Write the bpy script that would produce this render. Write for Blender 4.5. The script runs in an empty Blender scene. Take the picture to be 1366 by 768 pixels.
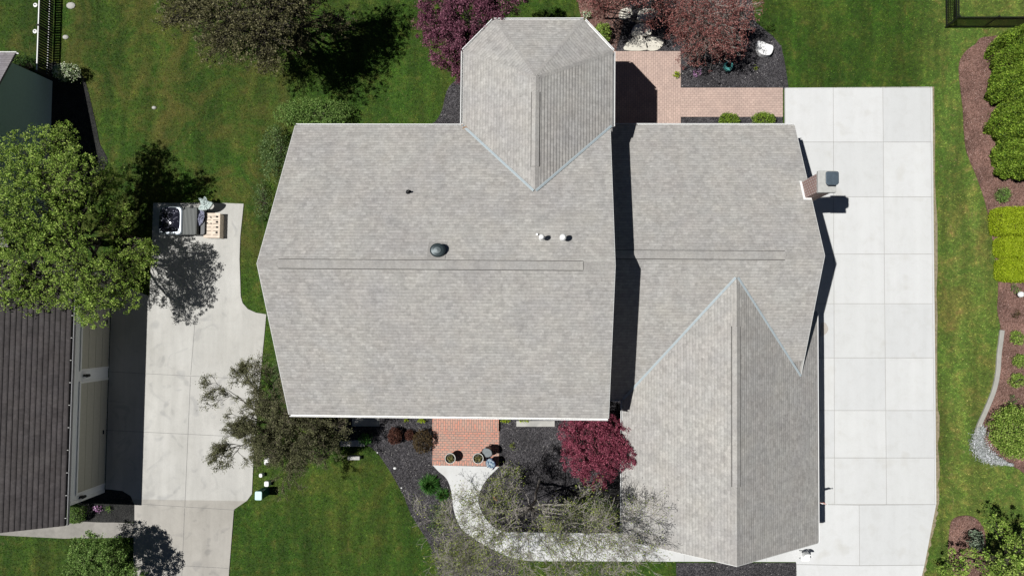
import bpy, math, random
import numpy as np
from mathutils import Vector, Matrix
random.seed(7); rng = np.random.default_rng(11)
C = bpy.context.scene.collection
sc = bpy.context.scene
# ------------------------------------------------------------------ camera model (drone, 35 m up, nearly straight down)
F, PX, PY, NX, NY, H = 911.0, 729.0, 387.0, 753.0, 420.0, 35.0
_d = Vector((-(NX-PX)/F, (NY-PY)/F, -1)).normalized()
_r = _d.cross(Vector((0, 1, 0))).normalized(); _u = _r.cross(_d)
_q = Matrix.Rotation(math.radians(0.5), 3, 'Z')
_d, _r, _u = _q @ _d, _q @ _r, _q @ _u
def W(px, py, z=0.0):
    v = _d + _r*((px-PX)/F) - _u*((py-PY)/F)
    t = (z-H)/v.z
    return (v.x*t, v.y*t)
def W3(px, py, z=0.0):
    a = W(px, py, z); return (a[0], a[1], z)
cam = bpy.data.cameras.new('camera'); co = bpy.data.objects.new('camera', cam); C.objects.link(co)
co.matrix_world = Matrix.Translation((0, 0, H)) @ Matrix((_r, _u, -_d)).transposed().to_4x4()
cam.sensor_width = 36; cam.lens = 36*F/1366
cam.shift_x = (683-PX)/1366; cam.shift_y = (PY-384)/1366
cam.clip_end = 2000; sc.camera = co

# ------------------------------------------------------------------ light
SUN_EL = 65.0; SUN_DIR = Vector((0.467, 0.025, -1)).normalized()      # direction the light travels
world = bpy.data.worlds.new('World'); sc.world = world; world.use_nodes = True
wn = world.node_tree; bg = wn.nodes['Background']
sky = wn.nodes.new('ShaderNodeTexSky'); sky.sky_type = 'NISHITA'; sky.sun_disc = False
sky.sun_elevation = math.radians(SUN_EL); sky.sun_rotation = math.radians(270-3)
sky.air_density = .30; sky.dust_density = .25; sky.ozone_density = 1.6; sky.altitude = 1500
wn.links.new(sky.outputs[0], bg.inputs[0]); bg.inputs[1].default_value = 0.05
sl = bpy.data.lights.new('sun', 'SUN'); sl.energy = 5.0; sl.angle = math.radians(0.5); sl.color = (1, .985, .955)
so = bpy.data.objects.new('sun', sl); C.objects.link(so)
so.rotation_euler = SUN_DIR.to_track_quat('-Z', 'Y').to_euler()
sc.view_settings.view_transform = 'Standard'; sc.view_settings.look = 'None'
sc.view_settings.exposure = 0.0; sc.view_settings.gamma = 1; sc.view_settings.use_curve_mapping = False
sc.cycles.max_bounces = 6; sc.cycles.transparent_max_bounces = 4

# ------------------------------------------------------------------ materials
class N:
    def __init__(s, name):
        s.m = bpy.data.materials.new(name); s.m.use_nodes = True; s.t = s.m.node_tree
        s.b = s.t.nodes['Principled BSDF']; s.b.inputs['Roughness'].default_value = .85
        s.b.inputs['Specular IOR Level'].default_value = .25
    def n(s, typ, ins=None, **kw):
        o = s.t.nodes.new('ShaderNode'+typ)
        for k, v in kw.items(): setattr(o, k, v)
        for k, v in (ins or {}).items():
            if hasattr(v, 'is_output') or isinstance(v, bpy.types.NodeSocket): s.t.links.new(v, o.inputs[k])
            else: o.inputs[k].default_value = v
        return o
    def pos(s): return s.n('NewGeometry').outputs['Position']
    def noise(s, scale, detail=4, rough=.6, vec=None, dist=0):
        return s.n('TexNoise', {'Vector': vec or s.pos(), 'Scale': scale, 'Detail': detail, 'Roughness': rough, 'Distortion': dist}).outputs['Fac']
    def ramp(s, fac, stops):
        r = s.n('ValToRGB', {'Fac': fac}); e = r.color_ramp.elements
        while len(e) < len(stops): e.new(.5)
        for i, (p, c) in enumerate(stops):
            e[i].position = p; e[i].color = (*c, 1) if len(c) == 3 else c
        return r.outputs[0]
    def mix(s, fac, a, b, mode='MIX'):
        o = s.n('Mix', data_type='RGBA', blend_type=mode)
        for i, v in ((0, fac), (6, a), (7, b)):
            if isinstance(v, bpy.types.NodeSocket): s.t.links.new(v, o.inputs[i])
            else: o.inputs[i].default_value = v if i == 0 else (*v, 1)
        return o.outputs[2]
    def g(s, v): return (v, v, v)
    def col(s, c):
        if isinstance(c, bpy.types.NodeSocket): s.t.links.new(c, s.b.inputs['Base Color'])
        else: s.b.inputs['Base Color'].default_value = (*c, 1)
        return s
    def bump(s, h, strength=.5, dist=.01):
        b = s.n('Bump', {'Height': h, 'Strength': strength, 'Distance': dist}); s.t.links.new(b.outputs[0], s.b.inputs['Normal']); return s
    def set(s, **kw):
        for k, v in kw.items(): s.b.inputs[k.replace('_', ' ')].default_value = v
        return s
def plain(name, c, rough=.6, metal=0, var=.12, spec=.3, scale=9):
    k = N(name); f = k.noise(scale)
    k.col(k.ramp(f, [(.3, tuple(x*(1-var) for x in c)), (.7, tuple(min(1, x*(1+var)) for x in c))]))
    k.set(Roughness=rough, Metallic=metal); k.b.inputs['Specular IOR Level'].default_value = spec
    return k.m
M = {}
def lawn_color(k):
    p = k.pos()
    big = k.noise(.28, 5, .62, p, .8); mid = k.noise(1.6, 5, .65, p, .5); fine = k.noise(14, 4, .7, p)
    c = k.ramp(big, [(.32, (.014, .052, .005)), (.46, (.024, .074, .008)), (.58, (.042, .082, .011)), (.70, (.080, .085, .018))])
    c = k.mix(.55, c, k.ramp(mid, [(.3, (.011, .045, .004)), (.48, (.026, .078, .008)), (.60, (.060, .098, .015)), (.72, (.13, .12, .035))]))
    mp = k.n('Mapping', {'Vector': p, 'Rotation': (0, 0, math.radians(12)), 'Scale': (1, .12, 1)}).outputs[0]
    st = k.noise(1.3, 3, .55, mp)
    c = k.mix(1, c, k.ramp(st, [(.35, k.g(.66)), (.65, k.g(1.35))]), 'MULTIPLY')
    c = k.mix(1, c, k.ramp(k.noise(5, 4, .7, p), [(.3, k.g(.55)), (.7, k.g(1.5))]), 'MULTIPLY')
    c = k.mix(.35, c, k.ramp(fine, [(.3, (.008, .02, .002)), (.55, (.03, .06, .008)), (.8, (.14, .14, .05))]))
    sp = k.n('SeparateXYZ', {0: p}); mw = k.n('MapRange', {0: sp.outputs[0], 1: -16, 2: -13, 3: 1, 4: 0}).outputs[0]; mn = k.n('MapRange', {0: sp.outputs[1], 1: 1, 2: 4, 3: 0, 4: 1}).outputs[0]
    wear = k.ramp(k.noise(.42, 6, .68, p, 1.0), [(.45, k.g(0)), (.60, k.g(.5)), (.74, k.g(.8))])
    mm = k.n('Math', {0: mw, 1: mn}, operation='MULTIPLY').outputs[0]
    c = k.mix(k.mix(1, wear, k.mix(mm, (0, 0, 0), (1, 1, 1)), 'MULTIPLY'), c, k.mix(k.noise(3, 4, .7, p), (.05, .065, .012), (.13, .112, .035)))
    th = k.noise(2.4, 6, .75, k.n('Mapping', {'Vector': p, 'Rotation': (0, 0, .6), 'Scale': (1, .45, 1)}).outputs[0], 1.2)
    c = k.mix(k.ramp(th, [(.62, k.g(0)), (.72, k.g(.45)), (.8, k.g(.8))]), c, (.17, .155, .075))
    c = k.mix(1, c, (1.5, 1.29, 1.2), 'MULTIPLY')
    # the east strip of lawn is lighter and drier
    sx = k.n('SeparateXYZ', {0: p}).outputs[0]
    e = k.n('MapRange', {0: sx, 1: 17.5, 2: 19.5, 3: 0, 4: 1}).outputs[0]
    c = k.mix(e, c, k.mix(1, c, (2.5, 1.85, 2.9), 'MULTIPLY'))
    return c
k = N('lawn'); k.col(k.mix(1, lawn_color(k), (.75, .75, .75), 'MULTIPLY')).bump(k.noise(30, 5, .8), 1, .03); M['lawn'] = k.m
k = N('grass_blades')
ri = k.n('NewGeometry').outputs['Random Per Island']
k.col(k.mix(1, lawn_color(k), k.ramp(ri, [(0, (.6, .62, .6)), (.55, (1.15, 1.2, 1.1)), (.95, (1.9, 1.8, 1.7)), (1, (3.4, 2.9, 4))]), 'MULTIPLY')); k.set(Roughness=.8); k.b.inputs['Specular IOR Level'].default_value = .08; M['blades'] = k.m

def concrete(name, c, stain=.1):
    k = N(name)
    a = k.noise(.45, 6, .65, None, .4); b = k.noise(3.2, 6, .7); f = k.noise(45, 3, .7)
    x = k.ramp(a, [(.3, tuple(v*(1-stain) for v in c)), (.55, c), (.8, tuple(v*(1+stain*.4) for v in c))])
    x = k.mix(1, x, k.ramp(b, [(.25, k.g(1-stain*1.1)), (.6, k.g(1.02))]), 'MULTIPLY')
    x = k.mix(1, x, k.ramp(f, [(.3, k.g(.93)), (.7, k.g(1.05))]), 'MULTIPLY')
    vo = k.n('TexVoronoi', {'Vector': k.pos(), 'Scale': .35}, feature='F1')
    x = k.mix(1, x, k.ramp(k.noise(.9, 2, .5, vo.outputs['Position']), [(.35, k.g(1-stain*.35)), (.65, k.g(1.0))]), 'MULTIPLY')
    k.col(x).bump(f, .25, .004); k.set(Roughness=.9)
    return k.m
k = N('pale_concrete'); p = k.pos(); ri = k.n('NewGeometry').outputs['Random Per Island']
x = k.mix(1, (.575, .58, .575), k.ramp(ri, [(0, (.925, .93, .94)), (.5, (.985, .985, .98)), (1, (1.03, 1.03, 1.035))]), 'MULTIPLY')
st_ = k.n('Mapping', {'Vector': p, 'Scale': (1.5, .10, 1)}).outputs[0]
x = k.mix(1, x, k.ramp(k.noise(1.0, 4, .6, st_), [(.3, k.g(.955)), (.65, k.g(1.015))]), 'MULTIPLY')
x = k.mix(1, x, k.ramp(k.noise(1.6, 7, .75, p, .4), [(.28, (.93, .925, .91)), (.5, k.g(1)), (.7, k.g(1.02))]), 'MULTIPLY')
x = k.mix(1, x, k.ramp(k.noise(.9, 2, .4, p), [(.26, (.93, .92, .90)), (.36, k.g(1))]), 'MULTIPLY')
x = k.mix(1, x, k.ramp(k.noise(50, 3, .8, p), [(.3, k.g(.93)), (.7, k.g(1.05))]), 'MULTIPLY')
k.col(x).bump(k.noise(45, 3), .25, .004); k.set(Roughness=.9); M['conc_e'] = k.m
k = N('weathered_concrete'); p = k.pos()
x = k.ramp(k.noise(.35, 3, .5, p), [(.3, (.43, .42, .39)), (.7, (.50, .492, .465))])
st_ = k.n('Mapping', {'Vector': p, 'Rotation': (0, 0, .05), 'Scale': (1.6, .16, 1)}).outputs[0]
x = k.mix(1, x, k.ramp(k.noise(1.0, 5, .6, st_), [(.3, k.g(.88)), (.65, k.g(1.05))]), 'MULTIPLY')
x = k.mix(1, x, k.ramp(k.noise(2.0, 7, .75, p, .6), [(.28, k.g(.91)), (.5, k.g(.99)), (.7, k.g(1.03))]), 'MULTIPLY')
x = k.mix(1, x, k.ramp(k.noise(.8, 2, .4, p, 2.0), [(.28, (.82, .825, .84)), (.40, k.g(1)), (1, k.g(1))]), 'MULTIPLY')
x = k.mix(1, x, k.ramp(k.noise(40, 3, .8, p), [(.3, k.g(.9)), (.7, k.g(1.07))]), 'MULTIPLY')
ly = k.n('MapRange', {0: k.n('SeparateXYZ', {0: p}).outputs[1], 1: -9.68, 2: -9.64, 3: 1, 4: 0}).outputs[0]
x = k.mix(ly, x, k.mix(1, x, (.80, .775, .75), 'MULTIPLY')); k.col(x).bump(k.noise(45, 3), .25, .004); k.set(Roughness=.9); M['conc_w'] = k.m
M['conc_base'] = concrete('joint_concrete', (.38, .375, .36), .1)
M['conc_old'] = concrete('old_concrete', (.30, .285, .26), .2)

def mulch(name, lo, hi, fleck):
    k = N(name); v = k.n('TexVoronoi', {'Vector': k.pos(), 'Scale': 22}, feature='F1')
    c = k.ramp(v.outputs['Color'], [(.2, lo), (.8, hi)])
    c = k.mix(1, c, k.ramp(k.noise(.9, 4), [(.3, k.g(.6)), (.7, k.g(1.45))]), 'MULTIPLY')
    v2 = k.n('TexVoronoi', {'Vector': k.pos(), 'Scale': 9}, feature='F1')
    c = k.mix(k.ramp(v2.outputs['Distance'], [(.10, k.g(1)), (.16, k.g(0))]), c, fleck)
    k.col(c).bump(v.outputs['Distance'], 1, .03); return k.m
M['mulch'] = mulch('dark_mulch', (.02, .019, .022), (.085, .08, .085), (.14, .13, .13))
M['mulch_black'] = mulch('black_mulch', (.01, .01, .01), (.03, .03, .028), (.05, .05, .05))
M['mulch_red'] = mulch('red_mulch', (.11, .06, .045), (.24, .14, .115), (.30, .21, .18))
def chips(name, cols):
    k = N(name); ri = k.n('NewGeometry').outputs['Random Per Island']
    k.col(k.ramp(ri, cols)); return k.m
M['chip_dark'] = chips('dark_mulch_chips', [(0, (.012, .011, .013)), (.6, (.07, .066, .07)), (.94, (.14, .13, .13)), (1, (.5, .48, .46))])
M['chip_red'] = chips('red_mulch_chips', [(0, (.07, .035, .028)), (.6, (.22, .12, .10)), (1, (.42, .3, .26))])

def shingle(name, base, row=.143, tab=.2, line=.82, var=.11, warm=.012):
    """colour only: the courses are real steps in the mesh"""
    k = N(name); uv = k.n('UVMap').outputs[0]
    lo = tuple(v*(1-var) for v in base); hi = tuple(v*(1+var) for v in base)
    b = k.n('TexBrick', {'Vector': uv, 'Color1': (*lo, 1), 'Color2': (*hi, 1), 'Mortar': (*[v*.86 for v in base], 1), 'Scale': 1, 'Mortar Size': .003,
                         'Mortar Smooth': 1, 'Bias': 0, 'Brick Width': tab, 'Row Height': row})
    b.offset = .43; b.offset_frequency = 2; b.squash = 1.35; b.squash_frequency = 3
    x = b.outputs['Color']
    v = k.n('TexVoronoi', {'Vector': k.n('Mapping', {'Vector': uv, 'Scale': (8, 9, 1)}).outputs[0], 'Scale': 1.0}, feature='F1')
    x = k.mix(.7, x, k.ramp(v.outputs['Color'], [(.25, k.g(1-var)), (.8, k.g(1+var*.7))]), 'MULTIPLY')
    x = k.mix(1, x, k.ramp(k.noise(3.5, 5, .75), [(.3, (.90, .89, .89)), (.7, (1.08, 1.08, 1.07))]), 'MULTIPLY')
    x = k.mix(1, x, k.ramp(k.noise(.5, 4, .6), [(.3, (.95, .94, .95)), (.7, (1.05, 1.045, 1.02))]), 'MULTIPLY')
    x = k.mix(1, x, k.ramp(k.noise(.9, 2, .5, uv), [(.35, (1+warm, 1, 1-warm)), (.65, (1-warm*.5, 1, 1+warm*.5))]), 'MULTIPLY')
    sv = k.n('Mapping', {'Vector': uv, 'Scale': (1.3, .16, 1)}).outputs[0]
    x = k.mix(1, x, k.ramp(k.noise(1.2, 5, .65, sv), [(.3, (.93, .93, .935)), (.6, k.g(1.02))]), 'MULTIPLY')
    x = k.mix(1, x, k.ramp(k.noise(11, 3, .8), [(.3, k.g(.86)), (.7, k.g(1.13))]), 'MULTIPLY')
    x = k.mix(1, x, k.ramp(k.noise(70, 2, .8), [(.3, k.g(.86)), (.7, k.g(1.13))]), 'MULTIPLY')
    sy = k.n('SeparateXYZ', {0: uv}).outputs[1]
    fr = k.n('Math', {0: k.n('Math', {0: sy, 1: 1/row}, operation='MULTIPLY').outputs[0]}, operation='FRACT').outputs[0]
    x = k.mix(1, x, k.ramp(fr, [(0, k.g(line)), (.18, k.g(line)), (.30, k.g(1.0)), (.55, k.g(1.03)), (1, k.g(.98))]), 'MULTIPLY')
    k.col(x); k.set(Roughness=.95)
    k.b.inputs['Specular IOR Level'].default_value = .1
    return k.m
M['shingle'] = shingle('grey_shingles', (.366, .358, .343), line=.87, var=.10)
M['shingle_cap'] = shingle('ridge_shingles', (.366, .358, .344), row=5, tab=.15, line=1.0, var=.05)
M['shingle_dark'] = shingle('brown_shingles', (.080, .073, .074), row=.21, tab=.5, line=.70, var=.14)
M['shingle_mauve'] = shingle('mauve_shingles', (.24, .225, .235))

def brick(name, c1, c2, mort, w=.2, h=.1, ms=.012, rot=0, coord='pos', scale=(1, 1, 1)):
    k = N(name); p = k.pos() if coord == 'pos' else k.n('UVMap').outputs[0]
    p = k.n('Mapping', {'Vector': p, 'Rotation': (0, 0, rot), 'Scale': scale}).outputs[0]
    b = k.n('TexBrick', {'Vector': p, 'Color1': (*c1, 1), 'Color2': (*c2, 1), 'Mortar': (*mort, 1), 'Scale': 1, 'Mortar Size': ms,
                         'Mortar Smooth': .2, 'Bias': 0, 'Brick Width': w, 'Row Height': h})
    x = k.mix(.8, b.outputs['Color'], k.ramp(k.noise(1.2, 6, .7), [(.3, (.84, .86, .88)), (.7, (1.12, 1.12, 1.12))]), 'MULTIPLY')
    x = k.mix(.7, x, k.ramp(k.noise(9, 3, .8), [(.3, k.g(.84)), (.7, k.g(1.14))]), 'MULTIPLY')
    k.col(x).bump(b.outputs['Fac'], -.4, .006); return k.m
M['paver'] = brick('pink_pavers', (.50, .372, .312), (.44, .325, .275), (.30, .22, .19), .2, .115, .011, 0)
M['paver_v'] = brick('pink_pavers_turned', (.50, .372, .312), (.44, .325, .275), (.30, .22, .19), .2, .115, .011, math.pi/2)
M['porch_brick'] = brick('red_brick', (.56, .25, .18), (.44, .28, .22), (.20, .17, .15), .22, .12, .016, 0)
M['porch_brick_v'] = brick('red_brick_soldier', (.56, .25, .18), (.44, .28, .22), (.20, .17, .15), .30, .12, .016, math.pi/2)
M['chim_brick'] = brick('chimney_brick', (.20, .07, .05), (.31, .14, .105), (.46, .42, .40), .24, .11, .022, 0, 'uv')
M['white'] = plain('white_paint', (.78, .78, .77), .45, var=.03)
M['offwhite'] = plain('offwhite_trim', (.62, .62, .60), .55, var=.06)
M['siding'] = plain('pale_siding', (.55, .53, .48), .7, var=.05)
M['garage_wall'] = plain('white_garage_siding', (.80, .81, .82), .6, var=.04)
M['garage_door'] = plain('tan_garage_door', (.46, .44, .37), .6, var=.05)
M['teal_siding'] = plain('blue_grey_siding', (.42, .54, .56), .7, var=.05)
M['black'] = plain('black_metal', (.012, .013, .015), .45, .2, spec=.4)
M['vent_black'] = plain('vent_black', (.035, .05, .055), .35, .3, spec=.5)
M['flue'] = plain('painted_flue_cap', (.075, .10, .125), .5, .2, var=.15)
M['cap'] = plain('chimney_cap_stone', (.42, .42, .40), .8, var=.1)
M['flash'] = plain('valley_metal', (.38, .425, .435), .5, 0, var=.06)
M['flash_rib'] = plain('valley_metal_rib', (.34, .40, .44), .5, 0, var=.06)
M['slot'] = plain('vent_slot_shadow', (.09, .085, .08), .9)
M['glass'] = plain('window_glass', (.02, .03, .04), .08, 0, spec=.6)
M['wood'] = plain('pale_pallet_wood', (.66, .56, .46), .75, var=.15, scale=4)
M['wood_dark'] = plain('dark_fence_wood', (.035, .03, .026), .8, var=.3)
M['bark'] = plain('dark_bark', (.06, .05, .042), .9, var=.3)
M['bark_pale'] = plain('pale_grey_bark', (.33, .30, .27), .85, var=.25)
M['bark_mid'] = plain('brown_grey_bark', (.12, .10, .08), .9, var=.25)
M['stone'] = plain('limestone', (.60, .57, .49), .85, var=.12, scale=3)
M['rock_white'] = plain('white_rock', (.75, .75, .74), .8, var=.08, scale=5)
M['kerb'] = concrete('kerb_concrete', (.36, .35, .32), .12)
M['teal'] = plain('teal_glaze', (.12, .46, .44), .2, var=.2, spec=.6)
M['soil'] = plain('potting_soil', (.02, .016, .012), .95)
M['grey_cloth'] = plain('grey_cushion_cloth', (.19, .21, .22), .9, var=.12)
k = N('blue_floral_cloth'); v = k.n('TexVoronoi', {'Vector': k.pos(), 'Scale': 14})
k.col(k.ramp(v.outputs['Color'], [(.2, (.06, .10, .16)), (.5, (.16, .24, .32)), (.8, (.36, .42, .45))])); M['floral'] = k.m
M['navy'] = plain('navy_cloth', (.03, .025, .07), .8)
M['box_green'] = plain('utility_green', (.02, .10, .09), .5)
M['box_top'] = plain('sunlit_green_lid', (.52, .74, .72), .5, var=.04)  # top of the green box; its sunlight is put into the colour
M['sheet'] = plain('pale_plastic_sheet', (.52, .60, .58), .4, var=.12)
M['lavender'] = plain('lavender_cloth', (.26, .27, .36), .8, var=.15)
k = N('glossy_panel_painted_reflections'); p = k.pos(); v = k.n('TexVoronoi', {'Vector': p, 'Scale': 13}, feature='F1')
f = k.ramp(v.outputs['Distance'], [(.24, k.g(1)), (.34, k.g(0))]); f = k.mix(1, f, k.ramp(k.noise(3.5, 4, .6, p), [(.46, k.g(0)), (.54, k.g(1))]), 'MULTIPLY')  # pale specks painted into the colour as reflections of leaves
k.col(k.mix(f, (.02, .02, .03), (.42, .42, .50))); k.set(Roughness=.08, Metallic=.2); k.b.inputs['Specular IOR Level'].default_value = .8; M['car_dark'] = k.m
M['car_rim'] = plain('silver_panel', (.30, .33, .36), .3, .4, var=.1)
M['rubber'] = plain('rubber', (.015, .015, .015), .8)
k = N('ribbed_grey_cover'); w = k.n('TexWave', {'Vector': k.pos(), 'Scale': 4.5, 'Distortion': .8, 'Detail': 3}, wave_type='BANDS', bands_direction='X')
k.col(k.ramp(w.outputs['Fac'], [(.1, (.05, .053, .053)), (.6, (.14, .145, .14)), (.95, (.26, .27, .26))])).bump(w.outputs['Fac'], .6, .03); M['ribbed'] = k.m
M['flagred'] = plain('red_flag_cloth', (.50, .14, .09), .8, var=.1)
M['rust'] = plain('leaf_litter', (.32, .22, .15), .9, var=.4, scale=20)
def leaf(name, lo, mid, hi, trans=.25, rough=.55):
    k = N(name); ri = k.n('NewGeometry').outputs['Random Per Island']
    at = k.n('Attribute', attribute_name='tone').outputs['Fac']
    c = k.ramp(ri, [(0, lo), (.55, mid), (1, hi)])
    c = k.mix(1, c, k.ramp(at, [(0, k.g(.55)), (1, k.g(1.3))]), 'MULTIPLY')
    k.col(c); k.set(Roughness=rough); k.b.inputs['Specular IOR Level'].default_value = .15
    if trans:
        tr = k.n('BsdfTranslucent', {'Color': c}); mx = k.n('MixShader', {0: trans, 1: k.b.outputs[0], 2: tr.outputs[0]})
        k.t.links.new(mx.outputs[0], k.t.nodes['Material Output'].inputs[0])
    return k.m
L = {
 'bright': leaf('bright_green_leaves', (.09, .18, .02), (.25, .37, .06), (.47, .58, .15)),
 'olive': leaf('olive_buds', (.05, .05, .02), (.12, .115, .05), (.28, .26, .14)),
 'purple': leaf('purple_leaves', (.05, .015, .03), (.17, .055, .09), (.40, .18, .24)),
 'crimson': leaf('crimson_leaves', (.08, .010, .025), (.26, .05, .09), (.52, .17, .22)),
 'pinkbrown': leaf('pink_brown_leaves', (.10, .03, .025), (.30, .11, .10), (.52, .29, .25)),
 'sprig': leaf('young_green_leaves', (.10, .15, .02), (.22, .28, .05), (.40, .44, .12)),
 'arbor': leaf('arborvitae_sprays', (.05, .11, .012), (.17, .27, .025), (.31, .42, .06), .15),
 'lime': leaf('lime_leaves', (.18, .26, .008), (.32, .42, .015), (.46, .55, .04), .2),
 'green': leaf('mid_green_leaves', (.055, .12, .02), (.15, .26, .055), (.32, .45, .14)),
 'darkgreen': leaf('dark_green_leaves', (.012, .035, .008), (.03, .07, .014), (.07, .13, .03)),
 'sage': leaf('sage_leaves', (.14, .20, .12), (.26, .34, .23), (.42, .48, .38)),
 'white': leaf('white_blossoms', (.20, .30, .14), (.62, .66, .46), (.85, .85, .72), .15),
 'whiteflower': leaf('white_edging_flowers', (.20, .24, .18), (.52, .54, .56), (.8, .8, .84), .15),
 'barberry': leaf('dark_red_leaves', (.04, .015, .012), (.10, .04, .03), (.19, .09, .06)),
 'barberry2': leaf('bronze_leaves', (.035, .02, .01), (.09, .06, .03), (.20, .15, .07)),
 'magenta': leaf('pink_flowers', (.30, .10, .28), (.55, .28, .52), (.8, .6, .78), .1),
 'fern': leaf('fern_green', (.04, .14, .02), (.09, .27, .05), (.22, .45, .12)),
 'shadegreen': leaf('groundcover_leaves', (.035, .08, .02), (.10, .17, .045), (.28, .38, .16)),
}
# ------------------------------------------------------------------ mesh helpers
def tagk(o, label=None, cat=None, group=None, kind=None):
    if label: o['label'] = label
    if cat: o['category'] = cat
    if group: o['group'] = group
    if kind: o['kind'] = kind
    return o
def empty(name, loc, label, cat, group=None):
    o = bpy.data.objects.new(name, None); C.objects.link(o); o.location = loc; o.empty_display_size = .2
    return tagk(o, label, cat, group)
def link(name, me, mat, parent=None):
    o = bpy.data.objects.new(name, me); C.objects.link(o)
    for m in (mat if isinstance(mat, (list, tuple)) else [mat]): me.materials.append(m)
    if parent:
        o.parent = parent; o.matrix_parent_inverse = Matrix.Translation(-Vector(parent.location if parent.parent is None else (0, 0, 0)))
        if parent.parent is not None: o.matrix_parent_inverse = Matrix.Identity(4)
    return o
class MB:
    def __init__(s): s.v = []; s.f = []; s.uv = []; s.mi = []; s.sm = []
    def face(s, pts, uv=None, mi=0, smooth=False):
        i = len(s.v); s.v += [tuple(p) for p in pts]; s.f.append(tuple(range(i, i+len(pts))))
        s.uv.append(uv or [(0, 0)]*len(pts)); s.mi.append(mi); s.sm.append(smooth); return s
    def prism(s, pts, z0, z1, mi=0, top_mi=None):
        a = sum(pts[i][0]*pts[(i+1) % len(pts)][1]-pts[(i+1) % len(pts)][0]*pts[i][1] for i in range(len(pts)))
        if a < 0: pts = pts[::-1]
        n = len(pts)
        s.face([(x, y, z1) for x, y in pts], mi=mi if top_mi is None else top_mi)
        s.face([(x, y, z0) for x, y in pts[::-1]], mi=mi)
        u = 0
        for i in range(n):
            a, b = pts[i], pts[(i+1) % n]; l = math.hypot(b[0]-a[0], b[1]-a[1])
            s.face([(a[0], a[1], z0), (b[0], b[1], z0), (b[0], b[1], z1), (a[0], a[1], z1)], [(u, z0), (u+l, z0), (u+l, z1), (u, z1)], mi); u += l
        return s
    def box(s, x0, x1, y0, y1, z0, z1, mi=0): return s.prism([(x0, y0), (x1, y0), (x1, y1), (x0, y1)], z0, z1, mi)
    def obox(s, c, ax, ay, az, mi=0):
        c, ax, ay, az = map(Vector, (c, ax, ay, az))
        P = [c+ax*i+ay*j+az*k_ for k_ in (-1, 1) for j in (-1, 1) for i in (-1, 1)]
        for q in ((0, 2, 3, 1), (4, 5, 7, 6), (0, 1, 5, 4), (2, 6, 7, 3), (0, 4, 6, 2), (1, 3, 7, 5)): s.face([P[i] for i in q], mi=mi)
        return s
    def tube(s, a, b, r0, r1, n=8, cap=True, mi=0):
        a, b = Vector(a), Vector(b); d = (b-a).normalized(); x = d.orthogonal().normalized(); y = d.cross(x)
        A = [a+(x*math.cos(t)+y*math.sin(t))*r0 for t in [2*math.pi*i/n for i in range(n)]]
        B = [b+(x*math.cos(t)+y*math.sin(t))*r1 for t in [2*math.pi*i/n for i in range(n)]]
        for i in range(n): j = (i+1) % n; s.face([A[i], A[j], B[j], B[i]], mi=mi, smooth=True)
        if cap: s.face(B, mi=mi); s.face(A[::-1], mi=mi)
        return s
    def lathe(s, cx, cy, prof, n=24, mi=0, sx=1, sy=1):
        for (r0, z0), (r1, z1) in zip(prof, prof[1:]):
            for i in range(n):
                a, b = 2*math.pi*i/n, 2*math.pi*(i+1)/n
                P = [(cx+r*math.cos(t)*sx, cy+r*math.sin(t)*sy, z) for r, z, t in ((r0, z0, a), (r0, z0, b), (r1, z1, b), (r1, z1, a))]
                if r1 < 1e-6: P = P[:3]
                elif r0 < 1e-6: P = [P[0], P[2], P[3]]
                s.face(P, mi=mi, smooth=True)
        return s
    def build(s, name, mat, parent=None):
        me = bpy.data.meshes.new(name); me.from_pydata(s.v, [], s.f)
        uv = me.uv_layers.new(name='UVMap'); flat = [c for f in s.uv for p in f for c in p]
        uv.data.foreach_set('uv', flat)
        me.polygons.foreach_set('material_index', s.mi); me.polygons.foreach_set('use_smooth', s.sm); me.update()
        return link(name, me, mat, parent)
def bevel(o, w=.01, seg=2):
    b = o.modifiers.new('bevel', 'BEVEL'); b.width = w; b.segments = seg; b.limit_method = 'ANGLE'
    # merge duplicated corner vertices first so the bevel has shared edges
    import bmesh
    bm = bmesh.new(); bm.from_mesh(o.data); bmesh.ops.remove_doubles(bm, verts=bm.verts, dist=1e-5); bm.to_mesh(o.data); bm.free()
    return o
def smooth_line(pts, k_=6, closed=False):
    P = [Vector(p) for p in pts]; n = len(P); out = []
    for i in range(n if closed else n-1):
        g = (lambda j: P[j % n]) if closed else (lambda j: P[min(max(j, 0), n-1)])
        a, b, c, d = g(i-1), g(i), g(i+1), g(i+2)
        for j in range(k_):
            t = j/k_
            out.append(tuple(.5*((2*b)+(c-a)*t+(2*a-5*b+4*c-d)*t*t+(3*b-a-3*c+d)*t**3)))
    if not closed: out.append(tuple(P[-1]))
    return out
def poly(px, z=0): return [W(x, y, z) for x, y in px]
def inpoly(x, y, pts):
    ins = np.zeros(len(x), bool); n = len(pts); j = n-1
    for i in range(n):
        xi, yi = pts[i]; xj, yj = pts[j]
        if abs(yj-yi) > 1e-12:
            ins ^= ((yi > y) != (yj > y)) & (x < (xj-xi)*(y-yi)/(yj-yi)+xi)
        j = i
    return ins

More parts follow.
